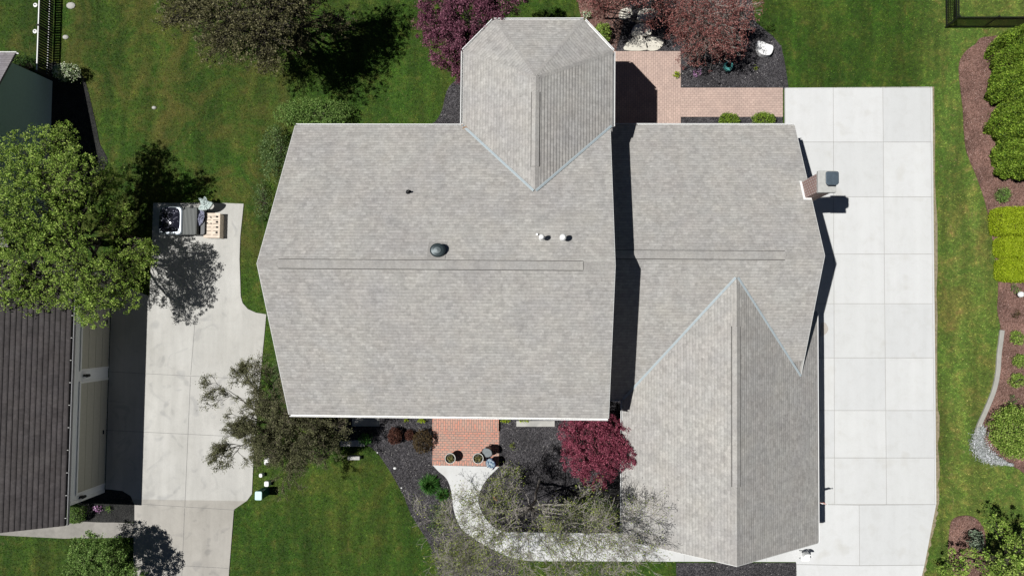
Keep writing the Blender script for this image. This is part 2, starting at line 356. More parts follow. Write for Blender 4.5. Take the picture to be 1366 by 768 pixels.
def leaf_mesh(name, cen, size, tone, mat, parent, mode='flat', axis=None, aspect=.6):
    """one mesh of folded leaf faces, spread through a volume"""
    n = len(cen); size = size*(.6+.8*rng.random(n))
    if mode == 'flat':
        nrm = rng.normal(size=(n, 3)); nrm[:, 2] = np.abs(nrm[:, 2])+.5
        d = rng.normal(size=(n, 3))
    else:            # sprays whose long axis follows 'axis'
        d = axis+rng.normal(size=(n, 3))*.35; nrm = rng.normal(size=(n, 3))
    nrm /= np.linalg.norm(nrm, axis=1)[:, None]
    d -= nrm*(d*nrm).sum(1)[:, None]; d /= np.linalg.norm(d, axis=1)[:, None]+1e-9
    s = np.cross(nrm, d)
    a = d*size[:, None]*.5; b = s*size[:, None]*.5*aspect
    v = np.empty((n, 4, 3)); v[:, 0] = cen-a; v[:, 1] = cen+b+nrm*size[:, None]*.12; v[:, 2] = cen+a; v[:, 3] = cen-b+nrm*size[:, None]*.12
    me = bpy.data.meshes.new(name)
    me.vertices.add(n*4); me.vertices.foreach_set('co', v.astype(np.float32).ravel())
    me.loops.add(n*4); me.loops.foreach_set('vertex_index', np.arange(n*4, dtype=np.int32))
    me.polygons.add(n); me.polygons.foreach_set('loop_start', np.arange(0, n*4, 4, dtype=np.int32))
    me.update(calc_edges=True)
    at = me.attributes.new('tone', 'FLOAT', 'POINT'); at.data.foreach_set('value', np.repeat(tone, 4).astype(np.float32))
    return link(name, me, mat, parent)
def cloud(lobes, nclump, per, crad, shell=.55, flat=1.0, zmin=.04):
    """clump centres inside ellipsoid lobes (x,y,z,rx,ry,rz), leaves about each clump"""
    vol = np.array([l[3]*l[4]*l[5] for l in lobes])**.75; vol /= vol.sum()
    li = rng.choice(len(lobes), nclump, p=vol); Lb = np.array(lobes)[li]
    u = rng.normal(size=(nclump, 3)); u /= np.linalg.norm(u, axis=1)[:, None]
    u[:, 2] = np.where(rng.random(nclump) < .65, np.abs(u[:, 2]), u[:, 2])
    rr = shell+(1-shell)*rng.random(nclump)**.5
    cc = Lb[:, :3]+u*Lb[:, 3:]*rr[:, None]
    tone = np.clip(rng.normal(.5, .22, nclump), 0, 1)
    num = np.maximum(1, rng.poisson(per, nclump)); idx = np.repeat(np.arange(nclump), num)
    cr = crad*(.5+rng.random(nclump))
    off = rng.normal(size=(len(idx), 3)); off /= np.linalg.norm(off, axis=1)[:, None]; off *= (rng.random(len(idx))**.5)[:, None]
    off[:, 2] *= flat
    p = cc[idx]+off*cr[idx][:, None]
    keep = p[:, 2] > zmin
    return cc, p[keep], tone[idx][keep], off[keep]
def branches(segs, sides=5):
    mb_v = []; mb_f = []
    for a, b, r0, r1 in segs:
        a, b = Vector(a), Vector(b); d = b-a
        if d.length < 1e-5: continue
        d.normalize(); x = d.orthogonal().normalized(); y = d.cross(x); i0 = len(mb_v); n = sides if r0 > .03 else 3
        for c, r in ((a, r0), (b, r1)):
            for i in range(n): t = 2*math.pi*i/n; mb_v.append(tuple(c+(x*math.cos(t)+y*math.sin(t))*r))
        for i in range(n): j = (i+1) % n; mb_f.append((i0+i, i0+j, i0+n+j, i0+n+i))
    me = bpy.data.meshes.new('branches'); me.from_pydata(mb_v, [], mb_f); me.update(); return me
def wob(a, b, r0, r1, n=4, j=.08):
    a, b = Vector(a), Vector(b); L_ = (b-a).length; P = [a]
    for i in range(1, n): P.append(a.lerp(b, i/n)+Vector((random.gauss(0, 1), random.gauss(0, 1), random.gauss(0, .6)))*j*L_)
    P.append(b)
    return [(P[i], P[i+1], r0+(r1-r0)*i/n, r0+(r1-r0)*(i+1)/n) for i in range(n)]
def make_tree(name, label, cat, base, lobes, mat, bark, nclump, per, crad, lsize, trunk_r=.14, fork=1.2, shell=.5, group=None, twig=.5, flat=1.0):
    bx_, by_ = base; root = empty(name, (bx_, by_, 0), label, cat, group)
    cc, p, tone, off = cloud(lobes, nclump, per, crad, shell, flat)
    leaf_mesh('crown', p, lsize, tone, mat, root)
    fk = Vector((bx_+random.uniform(-.1, .1), by_+random.uniform(-.1, .1), fork))
    segs = wob((bx_, by_, -.1), fk, trunk_r*1.25, trunk_r*.9, 4, .03)
    me = branches(segs, 9); link('trunk', me, bark, root)
    segs = []
    for l in lobes:
        c = Vector(l[:3]); s_ = wob(fk, c, trunk_r*.6, trunk_r*.22, 5, .07); segs += s_
        near = [q for q in cc[rng.permutation(len(cc))[:int(len(cc)*twig)]] if (Vector(q)-c).length < max(l[3:])*1.15]
        for q in near[:120]:
            st = s_[random.randint(2, 4)][0].lerp(c, random.random()); segs += wob(st, q, trunk_r*.12, .006, 3, .07)
    link('limbs', branches(segs), bark, root)
    return root
def bush(name, label, cat, px, py, rx, ry, h, mat, n=900, lsize=.06, z=0, group=None, crad=.09, shell=.5, world=None, per=9, flower=None):
    x, y = world or W(px, py, z+h*.45)
    root = empty(name, (x, y, z), label, cat, group)
    cc, p, tone, off = cloud([(x, y, z+h*.45, rx, ry, h*.55)], max(6, n//per), per, crad, shell, zmin=z+.03)
    leaf_mesh('foliage', p, lsize, tone, mat, root)
    segs = []
    for q in cc[:40]: segs += wob((x+random.uniform(-.05, .05), y+random.uniform(-.05, .05), z), q, .016, .004, 3, .05)
    link('stems', branches(segs), M['bark_mid'], root)
    if flower is not None:
        q = p[p[:, 2] > z+h*.45]; q = q+rng.normal(size=q.shape)*.015+np.array([0, 0, .03])
        leaf_mesh('blossoms', q, lsize, np.full(len(q), .7), flower, root)
    return root
def spiky(name, label, cat, px, py, r, h, mat, n=220, z=0, parentgroup=None):
    x, y = W(px, py, z+h*.4); root = empty(name, (x, y, z), label, cat, parentgroup); mb = MB()
    for i in range(n):
        a = random.random()*6.283; t = random.random()**.5; bx0 = x+math.cos(a)*r*.25*t; by0 = y+math.sin(a)*r*.25*t
        L_ = r*(.6+.6*random.random())*(.4+.6*t); hh = h*(1.1-.6*t)*(.7+.5*random.random()); w = .016; px_, py_ = -math.sin(a)*w, math.cos(a)*w
        mx, my = x+math.cos(a)*L_*.6, y+math.sin(a)*L_*.6; ex, ey = x+math.cos(a)*L_, y+math.sin(a)*L_
        mb.face([(bx0-px_, by0-py_, z), (bx0+px_, by0+py_, z), (mx+px_, my+py_, z+hh), (mx-px_, my-py_, z+hh)])
        mb.v += [(ex, ey, z+hh*.6)]; m0 = len(mb.v)
        mb.f.append((m0-3, m0-2, m0-1)); mb.uv.append([(0, 0)]*3); mb.mi.append(0); mb.sm.append(False)
    mb.build('leaves', mat, root)
    link('crown_base', branches([((x, y, z), (x, y, z+.08), .05, .03)], 6), M['bark_mid'], root)
    return root

# ------------------------------------------------------------------ ground sheets
mb = MB(); mb.face([(-400, -400, 0), (400, -400, 0), (400, 400, 0), (-400, 400, 0)])
tagk(mb.build('lawn', M['lawn']), kind='structure')
HARD = []      # outlines the grass keeps out of
def sheet(name, px, mat, z, smooth=False, thick=None, sk=5):
    pts = poly(px) if not isinstance(px[0], Vector) else [tuple(p) for p in px]
    if smooth: pts = [tuple(p) for p in smooth_line(pts, sk, True)]
    HARD.append(pts); mb = MB(); mb.prism(pts, -.05, z); o = mb.build(name, mat); tagk(o, kind='structure'); return o, pts
# --- east driveway: joint-coloured base, panels with narrow gaps
zP = .05
east_out = [(10.3, 11.64)] + [W(1243, 116)] + [W(1248, 545)] + [W(1248.5, 672)] + [W(1241, 710), W(1229, 768), W(1220, 800)] + [(11.1, W(1062, 800)[1]), (11.1, -12.1), (10.9, -11.2), (10.3, -11.0)]
east_out[0] = (11.22, W(1044, 117.5)[1])
HARD.append([(10.3, 11.6), W(1243, 116), W(1248, 545), W(1248.5, 672), W(1241, 710), W(1229, 768), W(1220, 800), (10.8, -14.4), (10.3, -11)])
mb = MB()
mb.prism([(10.2, 8.6), (11.2, 8.6), (11.2, W(1044, 117.5)[1]), W(1243, 116), W(1248, 545), W(1248.5, 672), W(1241, 710), W(1229, 768), W(1218, 800), (W(1062, 700)[0], W(1218, 800)[1]), W(1062, 749), (10.2, -11.2)], -.06, zP-.025)
drive_e = mb.build('driveway', M['conc_base']); tagk(drive_e, kind='structure')
mb = MB(); g = .012
def panel(mb, q, z0, z1, g=.012):
    c = (sum(p[0] for p in q)/len(q), sum(p[1] for p in q)/len(q))
    n = len(q); a = sum(q[i][0]*q[(i+1) % n][1]-q[(i+1) % n][0]*q[i][1] for i in range(n))
    if a < 0: q = q[::-1]
    out = []
    for i in range(n):
        p0, p1, p2 = Vector(q[i-1]), Vector(q[i]), Vector(q[(i+1) % n])
        d1 = (p1-p0).normalized(); d2 = (p2-p1).normalized(); n1 = Vector((-d1.y, d1.x)); n2 = Vector((-d2.y, d2.x))
        m = n1+n2; m = m*(g/max(.2, m.dot(n1)*1.0)) if m.length > 1e-6 else n1*g
        out.append(tuple(p1+m))
    mb.prism(out, z0, z1)
rows = [117.5, 190, 263, 339, 405, 477, 547, 610, 672]
def ex(y, col):    # column lines as x of the picture at row y
    t = (y-117.5)/(672-117.5)
    return [1044, 1111+2*t, 1177+5*t, 1240.5+6*t, 1243.3+5.2*t][col]
for i in range(8):
    ya, yb = rows[i], rows[i+1]
    for c in range(3):
        ym = (ya+yb)/2
        if c == 0:
            x0a = 11.22 if i == 0 else (10.25 if i < 4 else 10.9)
            q = [(x0a, W(1080, ya)[1]), W(ex(ya, 1), ya), W(ex(yb, 1), yb), (x0a, W(1080, yb)[1])]
            if i == 0: panel(mb, [(10.25, 8.7), (11.2, 8.7), (11.2, W(1080, yb)[1]), (10.25, W(1080, yb)[1])], 0, zP)
        else: q = [W(ex(ya, c), ya), W(ex(ya, c+1), ya), W(ex(yb, c+1), yb), W(ex(yb, c), yb)]
        panel(mb, q, 0, zP+random.uniform(-.002, .002), .013)
    panel(mb, [W(ex(ya, 3), ya), W(ex(ya, 4), ya), W(ex(yb, 4), yb), W(ex(yb, 3), yb)], 0, zP, .005)
yl = W(1100, 672)[1]; yl2 = W(1100, 752.5)[1]; yl3 = W(1100, 805)[1]; xm = W(1145.7, 700)[0]; xl = W(1062, 749)[0]
panel(mb, [(10.9, yl), (xm, yl), (xm, yl2), (xl, yl2), (xl-.15, -11.9), (10.9, -11.4)], 0, zP)
panel(mb, [(xm, yl), W(1248.5, 672), W(1243, 700), W(1233, 752.5), (xm, yl2)], 0, zP)
panel(mb, [(xl, yl2), (xm, yl2), W(1233, 752.5), W(1220, 805), (xl, yl3)], 0, zP)
tagk(mb.build('driveway_slabs', M['conc_e']), kind='structure')
# --- front walk: curved apron from the porch, then a straight band to the drive
left = [(577.5, 620), (585, 628), (596, 638), (602, 654), (605.6, 680), (613, 700), (626, 713), (652, 729), (686, 744), (720, 747.5)]
right = [(830, 710.7), (690, 709), (666, 706), (652, 696), (643, 683), (638, 667), (641, 654), (650, 638), (666, 622)]
wl = smooth_line(poly(left), 4); wr = smooth_line(poly(right), 4)
walk = [tuple(p) for p in wl] + [W(1061, 748.5)] + [W(1063, 728)] + [W(1063, 712)] + [tuple(p) for p in wr]
HARD.append(walk); mb = MB(); mb.prism(walk, -.05, .043)
tagk(mb.build('front_path', M['conc_e']), kind='structure')
mb = MB()
for px in (876, 912.5, 1022, 742, 810):
    a, b = W(px, 747.5), W(px, 711); mb.prism([(a[0]-.007, a[1]), (a[0]+.007, a[1]), (b[0]+.007, b[1]), (b[0]-.007, b[1])], .04, .047)
tagk(mb.build('path_joints', M['conc_base']), kind='structure')
# --- west driveway
wd = [(300, 271), (325.5, 272), (321, 315), (320, 346), (321.6, 395), (324, 404), (331, 412), (342, 417), (355.6, 419), (352, 458), (345, 530), (339, 600), (336.5, 658), (330, 667), (312.5, 679), (308.6, 729), (303, 800)]
wdw = poly(wd)+[W(178, 800), W(179.7, 672)]+[(-23.6, W(150, 668)[1]), (-23.6, 1.5), W(200, 395), W(203, 330), W(205, 271)]
HARD.append(wdw); mb = MB(); mb.prism(wdw, -.05, .045)
tagk(mb.build('west_driveway', M['conc_w']), kind='structure')
mb = MB()
def joint(mb, a, b, w=.009, z0=.04, z1=.049):
    a, b = Vector(W(*a)), Vector(W(*b)); d = (b-a).normalized(); n_ = Vector((-d.y, d.x))*w
    mb.prism([tuple(a-n_), tuple(b-n_), tuple(b+n_), tuple(a+n_)], z0, z1)
joint(mb, (148, 495.5), (346, 506)); joint(mb, (138, 573), (342, 583)); joint(mb, (181, 671), (314, 679.5))
joint(mb, (261, 425), (255, 500)); joint(mb, (254.8, 502), (247.2, 675)); joint(mb, (247, 677), (242, 795)); joint(mb, (181, 750), (305, 757))
tagk(mb.build('west_driveway_joints', plain('dark_joint', (.16, .155, .15))), kind='structure')  # thin dark strips marking the slab joints
sheet('side_path', [(-40, 709), (60, 702), (90, 698), (115, 695), (181, 697), (181, 716), (86, 717.5), (47, 715.5), (-40, 711)], M['conc_old'], .038)
# --- beds
BEDS = []
def bed(name, px, mat, z, chip, dens=260, smooth=True):
    o, pts = sheet(name, px, mat, z, smooth); BEDS.append((name, pts, z, chip, dens)); return pts
lawn_edge = [(496, 597), (506.6, 607), (522, 630.5), (538, 659), (548, 685), (561, 706), (574, 727), (580, 750), (588, 775), (594, 800)]
front = [(440, 520), (830, 520), (836, 600), (836, 712), (690, 712), (660, 735), (690, 750), (693, 775), (690, 800)] + lawn_edge[::-1] + [(480, 590), (450, 580), (435, 560)]
pts = poly(front); HARD.append(pts); BEDS.append(('front', pts, .02, 'd', 420)); mb = MB(); mb.prism(pts, -.05, .02)
tagk(mb.build('mulch_bed', M['mulch']), kind='structure')
pts = poly([(755, 653), (836, 652), (836, 710), (756, 710)]); mb = MB(); mb.prism(pts, -.04, .026); tagk(mb.build('black_soil_bed', M['mulch_black']), kind='structure')
bed('street_mulch_bed', [(902, 750), (980, 750), (1062, 750), (1062, 800), (902, 800)], M['mulch'], .024, 'd', 380, False)
bed('rear_mulch_bed', [(575, 172), (583, 160), (590, 146), (596, 122), (608, 108), (640, 90), (700, 160), (640, 175)], M['mulch'], .022, 'd', 380)
bed('patio_mulch_bed', [(826, -10), (1000, -10), (1008, 30), (1030, 48), (1042, 62), (1047, 85), (1052, 119), (905, 119), (905, 72), (810, 72), (800, 45)], M['mulch'], .02, 'd', 420, False)
bed('red_mulch_corner', [(768, -12), (838, -12), (832, 30), (820, 74), (800, 74), (780, 50)], M['mulch_red'], .026, 'r', 300, False)
bed('patio_strip_bed', [(906, 155), (1044, 155.5), (1044, 185), (906, 185)], M['mulch'], .024, 'd', 380, False)
bed('east_mulch_bed', [(1323, 49), (1300, 60), (1287, 70), (1279, 86), (1280, 112), (1284, 146), (1286, 182), (1290, 206), (1304, 240), (1314, 271), (1321, 302), (1326, 336), (1331, 372), (1331, 393), (1330, 414), (1334, 436), (1332, 471), (1328, 500), (1320, 530), (1306, 566), (1302, 590), (1320, 612), (1350, 621), (1400, 624), (1440, 400), (1440, 60)], M['mulch_red'], .03, 'r', 300)
bed('corner_mulch_bed', [(1266, 710), (1270, 693), (1284, 687), (1300, 690), (1312, 705), (1316, 730), (1330, 775), (1290, 790), (1266, 745)], M['mulch_red'], .03, 'r', 300)
bed('garage_mulch_bed', [(90, 694), (90, 650), (146, 652), (164, 654), (175, 661), (180, 672), (180, 696), (135, 696)], M['mulch_black'], .053, None, 0, False)
bed('shaded_bed', [(60, 95), (98, 96), (112, 104), (120, 130), (127, 160), (133, 190), (140, 225), (60, 260)], M['mulch_black'], .02, None, 0)  # black tone carries the house wall's shadow on this bed
# --- patio and porch
pat = [W(812, 69), W(908, 69), W(908.5, 117.5), W(1044, 117.5), W(1044, 156.5), W(908, 156.5), W(908, 185), W(812, 190)]
HARD.append(pat)
mb = MB(); mb.prism([pat[0], pat[1], W(908, 185), W(812, 190)], -.05, .045); tagk(mb.build('patio', M['paver_v']), kind='structure')
mb = MB(); mb.prism([(W(908, 100)[0]+.003, pat[2][1]), pat[3], pat[4], (W(908, 100)[0]+.003, pat[5][1])], -.05, .047); tagk(mb.build('patio_path', M['paver']), kind='structure')
xa, xb = W(577.5, 590)[0], W(666, 590)[0]
y_s = W(620, 620.5)[1]; y_b = W(620, 614.5)[1]; y_st = W(620, 574)[1]
HARD.append([(xa, y_s), (xb, y_s), (xb, 0), (xa, 0)])
mb = MB(); mb.box(xa, xb, y_s, y_b, -.05, .062); tagk(mb.build('porch_edge', M['porch_brick_v']), kind='structure')
mb = MB(); mb.box(xa, xb, y_b+.002, y_st, -.05, .06); tagk(mb.build('porch_floor', M['porch_brick']), kind='structure')
mb = MB(); mb.box(xa, xb-.02, y_st+.002, -3.9, -.05, .20); tagk(mb.build('porch_step', M['porch_brick_v']), kind='structure')
# dry bare soil where the mower misses, along the drive
ep = [W(1244, 116), W(1248.7, 545), W(1249.2, 672), W(1241.7, 710), W(1229.7, 768), W(1220, 800)]; wv = [.10, .16, .10, .16, .12, .1]
ds = []; 
for i in range(len(ep)-1):
    for j in range(14):
        t = j/14; ds.append((ep[i][0]+(ep[i+1][0]-ep[i][0])*t, ep[i][1]+(ep[i+1][1]-ep[i][1])*t))
rs_ = random.Random(4); so_ = [(a+.05+.13*rs_.random(), b) for a, b in ds]; HARD.append(ds+so_[::-1]); mb = MB()
for i in range(len(ds)-1): mb.face([(ds[i][0]-.05, ds[i][1], .012), (ds[i+1][0]-.05, ds[i+1][1], .012), (*so_[i+1], .012), (*so_[i], .012)][::-1])
tagk(mb.build('soil_strip', plain('dry_soil', (.24, .20, .13), .95, var=.3, scale=6)), kind='structure')
# kerb edging, a curved concrete strip
kc = smooth_line(poly([(1336, 440), (1334, 456), (1332, 471), (1330, 497), (1325, 520), (1315.5, 544), (1305, 568), (1301, 585)]), 5)
kl, kr = [], []
for i, p in enumerate(kc):
    a = Vector(kc[max(i-1, 0)]); b = Vector(kc[min(i+1, len(kc)-1)]); d = (b-a).normalized(); n_ = Vector((-d.y, d.x))*.11
    kl.append(tuple(Vector(p)+n_)); kr.append(tuple(Vector(p)-n_))
HARD.append(kl+kr[::-1]); mb = MB(); mb.prism(kl+kr[::-1], -.05, .11)
tagk(bevel(mb.build('garden_kerb', M['kerb']), .03), kind='structure')
# stepping slabs
def slab(name, label, px, mat, z0, z1, cat='stone', group=None, smooth=True):
    pts = [tuple(p) for p in smooth_line(poly(px), 3, True)] if smooth else poly(px)
    HARD.append(pts); cx = sum(p[0] for p in pts)/len(pts); cy = sum(p[1] for p in pts)/len(pts)
    mb = MB(); mb.prism([(p[0]-cx, p[1]-cy) for p in pts], z0, z1); o = mb.build(name, mat); o.location = (cx, cy, 0)
    bevel(o, .012); return tagk(o, label, cat, group)
slab('stepping_stone', 'long pale slab in the mulch just right of the brick porch', [(689, 561), (740, 560.5), (740, 568.5), (689, 568.5)], M['conc_w'], 0, .07, 'stone slab', None, False)
slab('stepping_stone', 'pale slab against the front eave in speckled tree shade', [(484, 556), (507, 556), (507, 568), (470, 568), (470, 557)], M['conc_w'], 0, .06, 'stone slab', None, False)
slab('stepping_stone', 'pale slab at the lawn corner left of the small green bush', [(453, 588), (485, 586), (487, 595), (454, 595)], M['conc_w'], 0, .06, 'stone slab', None, False)
slab('garden_bench', 'narrow grey stone bench slab lying on the front lawn', [(466, 606.8), (482, 606.8), (482, 611.6), (466, 611.6)], M['conc_w'], 0, .3, 'bench', None, False)
slab('flagstone', 'cream flagstone at the patio edge, left of the pair', [(833, 67.6), (836, 58), (846, 50), (856, 49), (861, 55), (862.5, 67.6)], M['stone'], 0, .09, 'flagstone')
slab('flagstone', 'cream flagstone at the patio edge, right of the pair', [(863.5, 67.6), (861.5, 54), (868, 50), (880, 53), (885, 59), (877, 67.6)], M['stone'], 0, .09, 'flagstone')
slab('flagstone', 'middle flagstone of the rear steps, speckled with leaf shade', [(842, 48), (846, 36), (858, 32), (868, 36), (868, 47), (856, 50)], M['stone'], 0, .12, 'flagstone')
slab('flagstone', 'furthest pale flagstone of the rear steps', [(850, 28), (852, 17), (862, 13), (876, 15), (873, 25), (860, 30)], M['stone'], 0, .15, 'flagstone')
slab('flagstone', 'pale flagstone left of the rear steps under black leaf shade', [(826, 26), (827, 15), (840, 12), (843, 22), (834, 27)], M['stone'], 0, .1, 'flagstone')
slab('boulder', 'large white boulder on grey mulch beside the rear lawn', [(1008, 59), (1014, 59), (1021, 62), (1028.5, 65), (1028, 72), (1024, 77), (1014, 76), (1009, 71)], M['rock_white'], 0, .35, 'boulder')
slab('stain_patch', 'brown damp mark on the drive by the garage', [(1094, 432), (1100, 430), (1104, 436), (1104, 441), (1100, 446), (1094, 448)], concrete('damp_concrete', (.42, .39, .35), .05), .03, zP+.004, 'stain')
for px, py, rr, lb in ((527, 624, 2.2, 'small pale stone on the mulch near the lawn edge'), (536, 650, 1.4, 'tiny white pebble on the lower mulch curve'), (504, 603, 1.3, 'tiny white pebble at the top of the mulch curve'),
                       (95, 8, 6, 'flat grey stone beside the fence top'), (88, 50, 4, 'flat grey stone beside the middle of the fence'), (206, 144, 3, 'pale bare stone in the rear lawn')):
    x, y = W(px, py); mb = MB(); r = rr/26
    mb.lathe(0, 0, [(r, 0), (r*.95, .03), (r*.6, .07), (0, .08)], 9, sx=1.1, sy=.8); o = mb.build('stone', M['rock_white'] if rr < 3 else M['conc_w']); o.location = (x, y, 0.01); tagk(o, lb, 'stone')

# ------------------------------------------------------------------ houses
def nrm3(v): v = Vector(v); return v.normalized()
def plane_slab(mb, pts, eave, t=.09, mi=0, row=.143, step=.02):
    """roof plane: pts in 3D counter-clockwise from above; eave = direction of the courses"""
    P = [Vector(p) for p in pts]; n_ = (P[1]-P[0]).cross(P[2]-P[0]).normalized()
    if n_.z < 0: P = P[::-1]; n_ = -n_
    e = Vector(eave).normalized(); s = n_.cross(e)
    if s.z < 0: s = -s
    uv = [(p.dot(e), p.dot(s)) for p in P]
    vs = [q[1] for q in uv]; o0 = P[0]-e*uv[0][0]-s*uv[0][1]
    def clip(pl, lim, keep_above):
        out = []
        for i in range(len(pl)):
            a, b = pl[i], pl[(i+1) % len(pl)]; ia = (a[1] >= lim) == keep_above; ib = (b[1] >= lim) == keep_above
            if ia: out.append(a)
            if ia != ib: k_ = (lim-a[1])/(b[1]-a[1]); out.append((a[0]+(b[0]-a[0])*k_, lim))
        return out
    r0 = math.floor(min(vs)/row); r1 = math.ceil(max(vs)/row)
    for r in range(r0, r1):
        lo, hi_ = r*row, (r+1)*row; c = clip(clip(list(uv), lo, True), hi_, False)
        if len(c) < 3: continue
        area = sum(c[i][0]*c[(i+1) % len(c)][1]-c[(i+1) % len(c)][0]*c[i][1] for i in range(len(c)))
        if abs(area) < 1e-5: continue
        F3 = [o0+e*q[0]+s*q[1]+n_*(step*(1-(q[1]-lo)/row)) for q in c]; mb.face(F3, c, mi)
        low = sorted([q for q in c if abs(q[1]-lo) < 1e-6])
        if len(low) >= 2:
            a, b = low[0], low[-1]; A0, B0 = o0+e*a[0]+s*a[1], o0+e*b[0]+s*b[1]; f_ = [A0-n_*.01, B0-n_*.01, B0+n_*step, A0+n_*step]
            if (f_[1]-f_[0]).cross(f_[2]-f_[0]).dot(s) > 0: f_ = f_[::-1]
            mb.face(f_, [a, b, b, a], mi)
    Q = [p-Vector((0, 0, t)) for p in P]; mb.face(Q[::-1], uv[::-1], mi)
    for i in range(len(P)):
        j = (i+1) % len(P); mb.face([Q[i], Q[j], P[j], P[i]], [(0, 0), (1, 0), (1, .05), (0, .05)], mi)
house = empty('house', (0, 0, 0), 'large house with pale grey shingle roofs, an octagonal rear bay and a garage wing', 'house')
hz, hr = 5.6, 9.0
XW, XE, YN, YS = -11.87, 1.90, 8.20, -4.40; YR = 1.88
kM = (hr-hz)/((YN-YS)/2)
ae, ar, AYN, AYS, AYR, AX0, AX1 = 3.0, 6.6, 8.97, -3.89, 2.54, 1.60, 10.70
bh, brz, BX0, BX1, BXR, BY0 = 3.0, 6.12, 2.74, 11.68, 7.22, -10.32
mb = MB()
plane_slab(mb, [(XW, YN, hz), (XW, YR, hr), (XE, YR, hr), (XE, YN, hz)], (1, 0, 0))
plane_slab(mb, [(XW, YS, hz), (XE, YS, hz), (XE, YR, hr), (XW, YR, hr)], (1, 0, 0))
roof_main = mb.build('roof', M['shingle'], house)
mb = MB()
plane_slab(mb, [(AX0, AYN, ae), (AX0, AYR, ar), (AX1, AYR, ar), (AX1, AYN, ae)], (1, 0, 0))
plane_slab(mb, [(AX0, AYS, ae), (AX1-.02, AYS, ae), (AX1-.02, -2.6, ae+(-2.6-AYS)*.56), (AX1, -2.6, ae+(-2.6-AYS)*.56), (AX1, AYR, ar), (AX0, AYR, ar)][0:1]+[(BX0+.1, AYS, ae), (AX1, -1.9, ae+(-1.9-AYS)*.56), (AX1, AYR, ar), (AX0, AYR, ar)], (1, 0, 0))
roof_a = mb.build('roof', M['shingle'], house)
mb = MB(); bsl = (brz-bh)/(BXR-BX0)
YB = 1.75
plane_slab(mb, [(BX0, BY0, bh), (BXR, BY0, brz), (BXR, YB, brz), (BX0, AYS+.02, bh)], (0, 1, 0))
bse = (brz-bh)/(BX1-BXR)
zx = bh+bse*(BX1-AX1+.3)
plane_slab(mb, [(BX1, BY0, bh), (BX1, .30, bh), (AX1-.3, .30, zx), (AX1-.3, BY0, zx)], (0, 1, 0))
plane_slab(mb, [(AX1-.3, BY0, zx), (AX1-.3, -1.0, zx), (BXR, YB, brz), (BXR, BY0, brz)], (0, 1, 0))
roof_b = mb.build('roof', M['shingle'], house)
# octagonal bay roof
OX0, OX1, OY = -4.50, 2.0, 12.86; OC = -1.25; OZ = 7.33; OAY = 9.75
oct_ = [(OX0, 7.95), (OX0, 11.52), (OX0+1.30, OY), (OX1-1.26, OY), (OX1, 11.50), (OX1, 7.95)]
mb = MB(); ap = (OC, OAY, OZ)
plane_slab(mb, [(OX0, 7.95, hz), (OX0, 11.52, hz), ap, (OC, 4.85, OZ)], (0, 1, 0))
plane_slab(mb, [(OX1, 11.50, hz), (OX1, 7.95, hz), (OC, 4.85, OZ), ap], (0, 1, 0))
for a, b in ((1, 2), (2, 3), (3, 4)):
    p, q = oct_[a], oct_[b]; plane_slab(mb, [(p[0], p[1], hz), (q[0], q[1], hz), ap], (q[0]-p[0], q[1]-p[1], 0))
roof_o = mb.build('roof', M['shingle'], house)
def strip(mb, a, b, w, lift=.012, th=.012, up=None, mi=0, uvs=1):
    a, b = Vector(a), Vector(b); d = (b-a).normalized(); s = d.cross(Vector((0, 0, 1))).normalized()*w; up = Vector((0, 0, lift))
    q = [a-s+up, b-s+up, b+s+up, a+s+up]; Lh = (b-a).length
    if q and (q[1]-q[0]).cross(q[2]-q[0]).z < 0: q = q[::-1]
    mb.face(q, [(0, 0), (Lh, 0), (Lh, 2*w), (0, 2*w)], mi)
def ridge_cap(parent, a, b, w, slope, th=.035, name='ridge_vent', side=(0, 1)):
    """folded strip along a ridge, both wings following the slopes"""
    a, b = Vector(a), Vector(b); d = (b-a).normalized(); s = Vector((-d.y, d.x, 0)); mb = MB(); Lh = (b-a).length
    for sg in (1, -1):
        o0 = Vector((0, 0, th)); e = s*sg*w+Vector((0, 0, -slope*w+th))
        q = [a+o0, b+o0, b+e, a+e]; uv = [(0, 0), (Lh, 0), (Lh, .4), (0, .4)]
        if (q[1]-q[0]).cross(q[2]-q[0]).z < 0: q = q[::-1]; uv = uv[::-1]
        mb.face(q, uv); lo = e-Vector((0, 0, th+.01)); mb.face([a+e, b+e, b+lo, a+lo]); mb.face([a+o0, a+e, a+lo, a-Vector((0, 0, .02))]); mb.face([b+o0, b+e, b+lo, b-Vector((0, 0, .02))])
    o = mb.build(name, [M['shingle_cap']], parent)
    if name == 'ridge_vent':
        mb = MB()
        for sg in (1, -1):
            p0, p1 = s*sg*(w-.01)+Vector((0, 0, -slope*w+.022)), s*sg*(w+.03)+Vector((0, 0, -slope*(w+.03)+.022)); q = [a+p0, b+p0, b+p1, a+p1]
            if (q[1]-q[0]).cross(q[2]-q[0]).z < 0: q = q[::-1]
            mb.face(q)
        mb.build('vent_slot', M['slot'], o)
    return o
def wx(px, py, z): return W(px, py, z)[0]
def wy(px, py, z): return W(px, py, z)[1]
ridge_cap(roof_main, (XW, YR, hr), (wx(370, 355, hr)-.03, YR, hr), .15, kM, .018, 'ridge_cap')
ridge_cap(roof_main, (wx(778, 355, hr)+.03, YR, hr), (XE, YR, hr), .15, kM, .018, 'ridge_cap')
ridge_cap(roof_main, (wx(370, 355, hr), YR, hr), (wx(778, 355, hr), YR, hr), .17, kM, .05)
ridge_cap(roof_a, (AX0, AYR, ar), (wx(1048, 339, ar), AYR, ar), .17, .56, .05)
ridge_cap(roof_a, (wx(1048, 339, ar)+.03, AYR, ar), (AX1, AYR, ar), .15, .56, .018, 'ridge_cap')
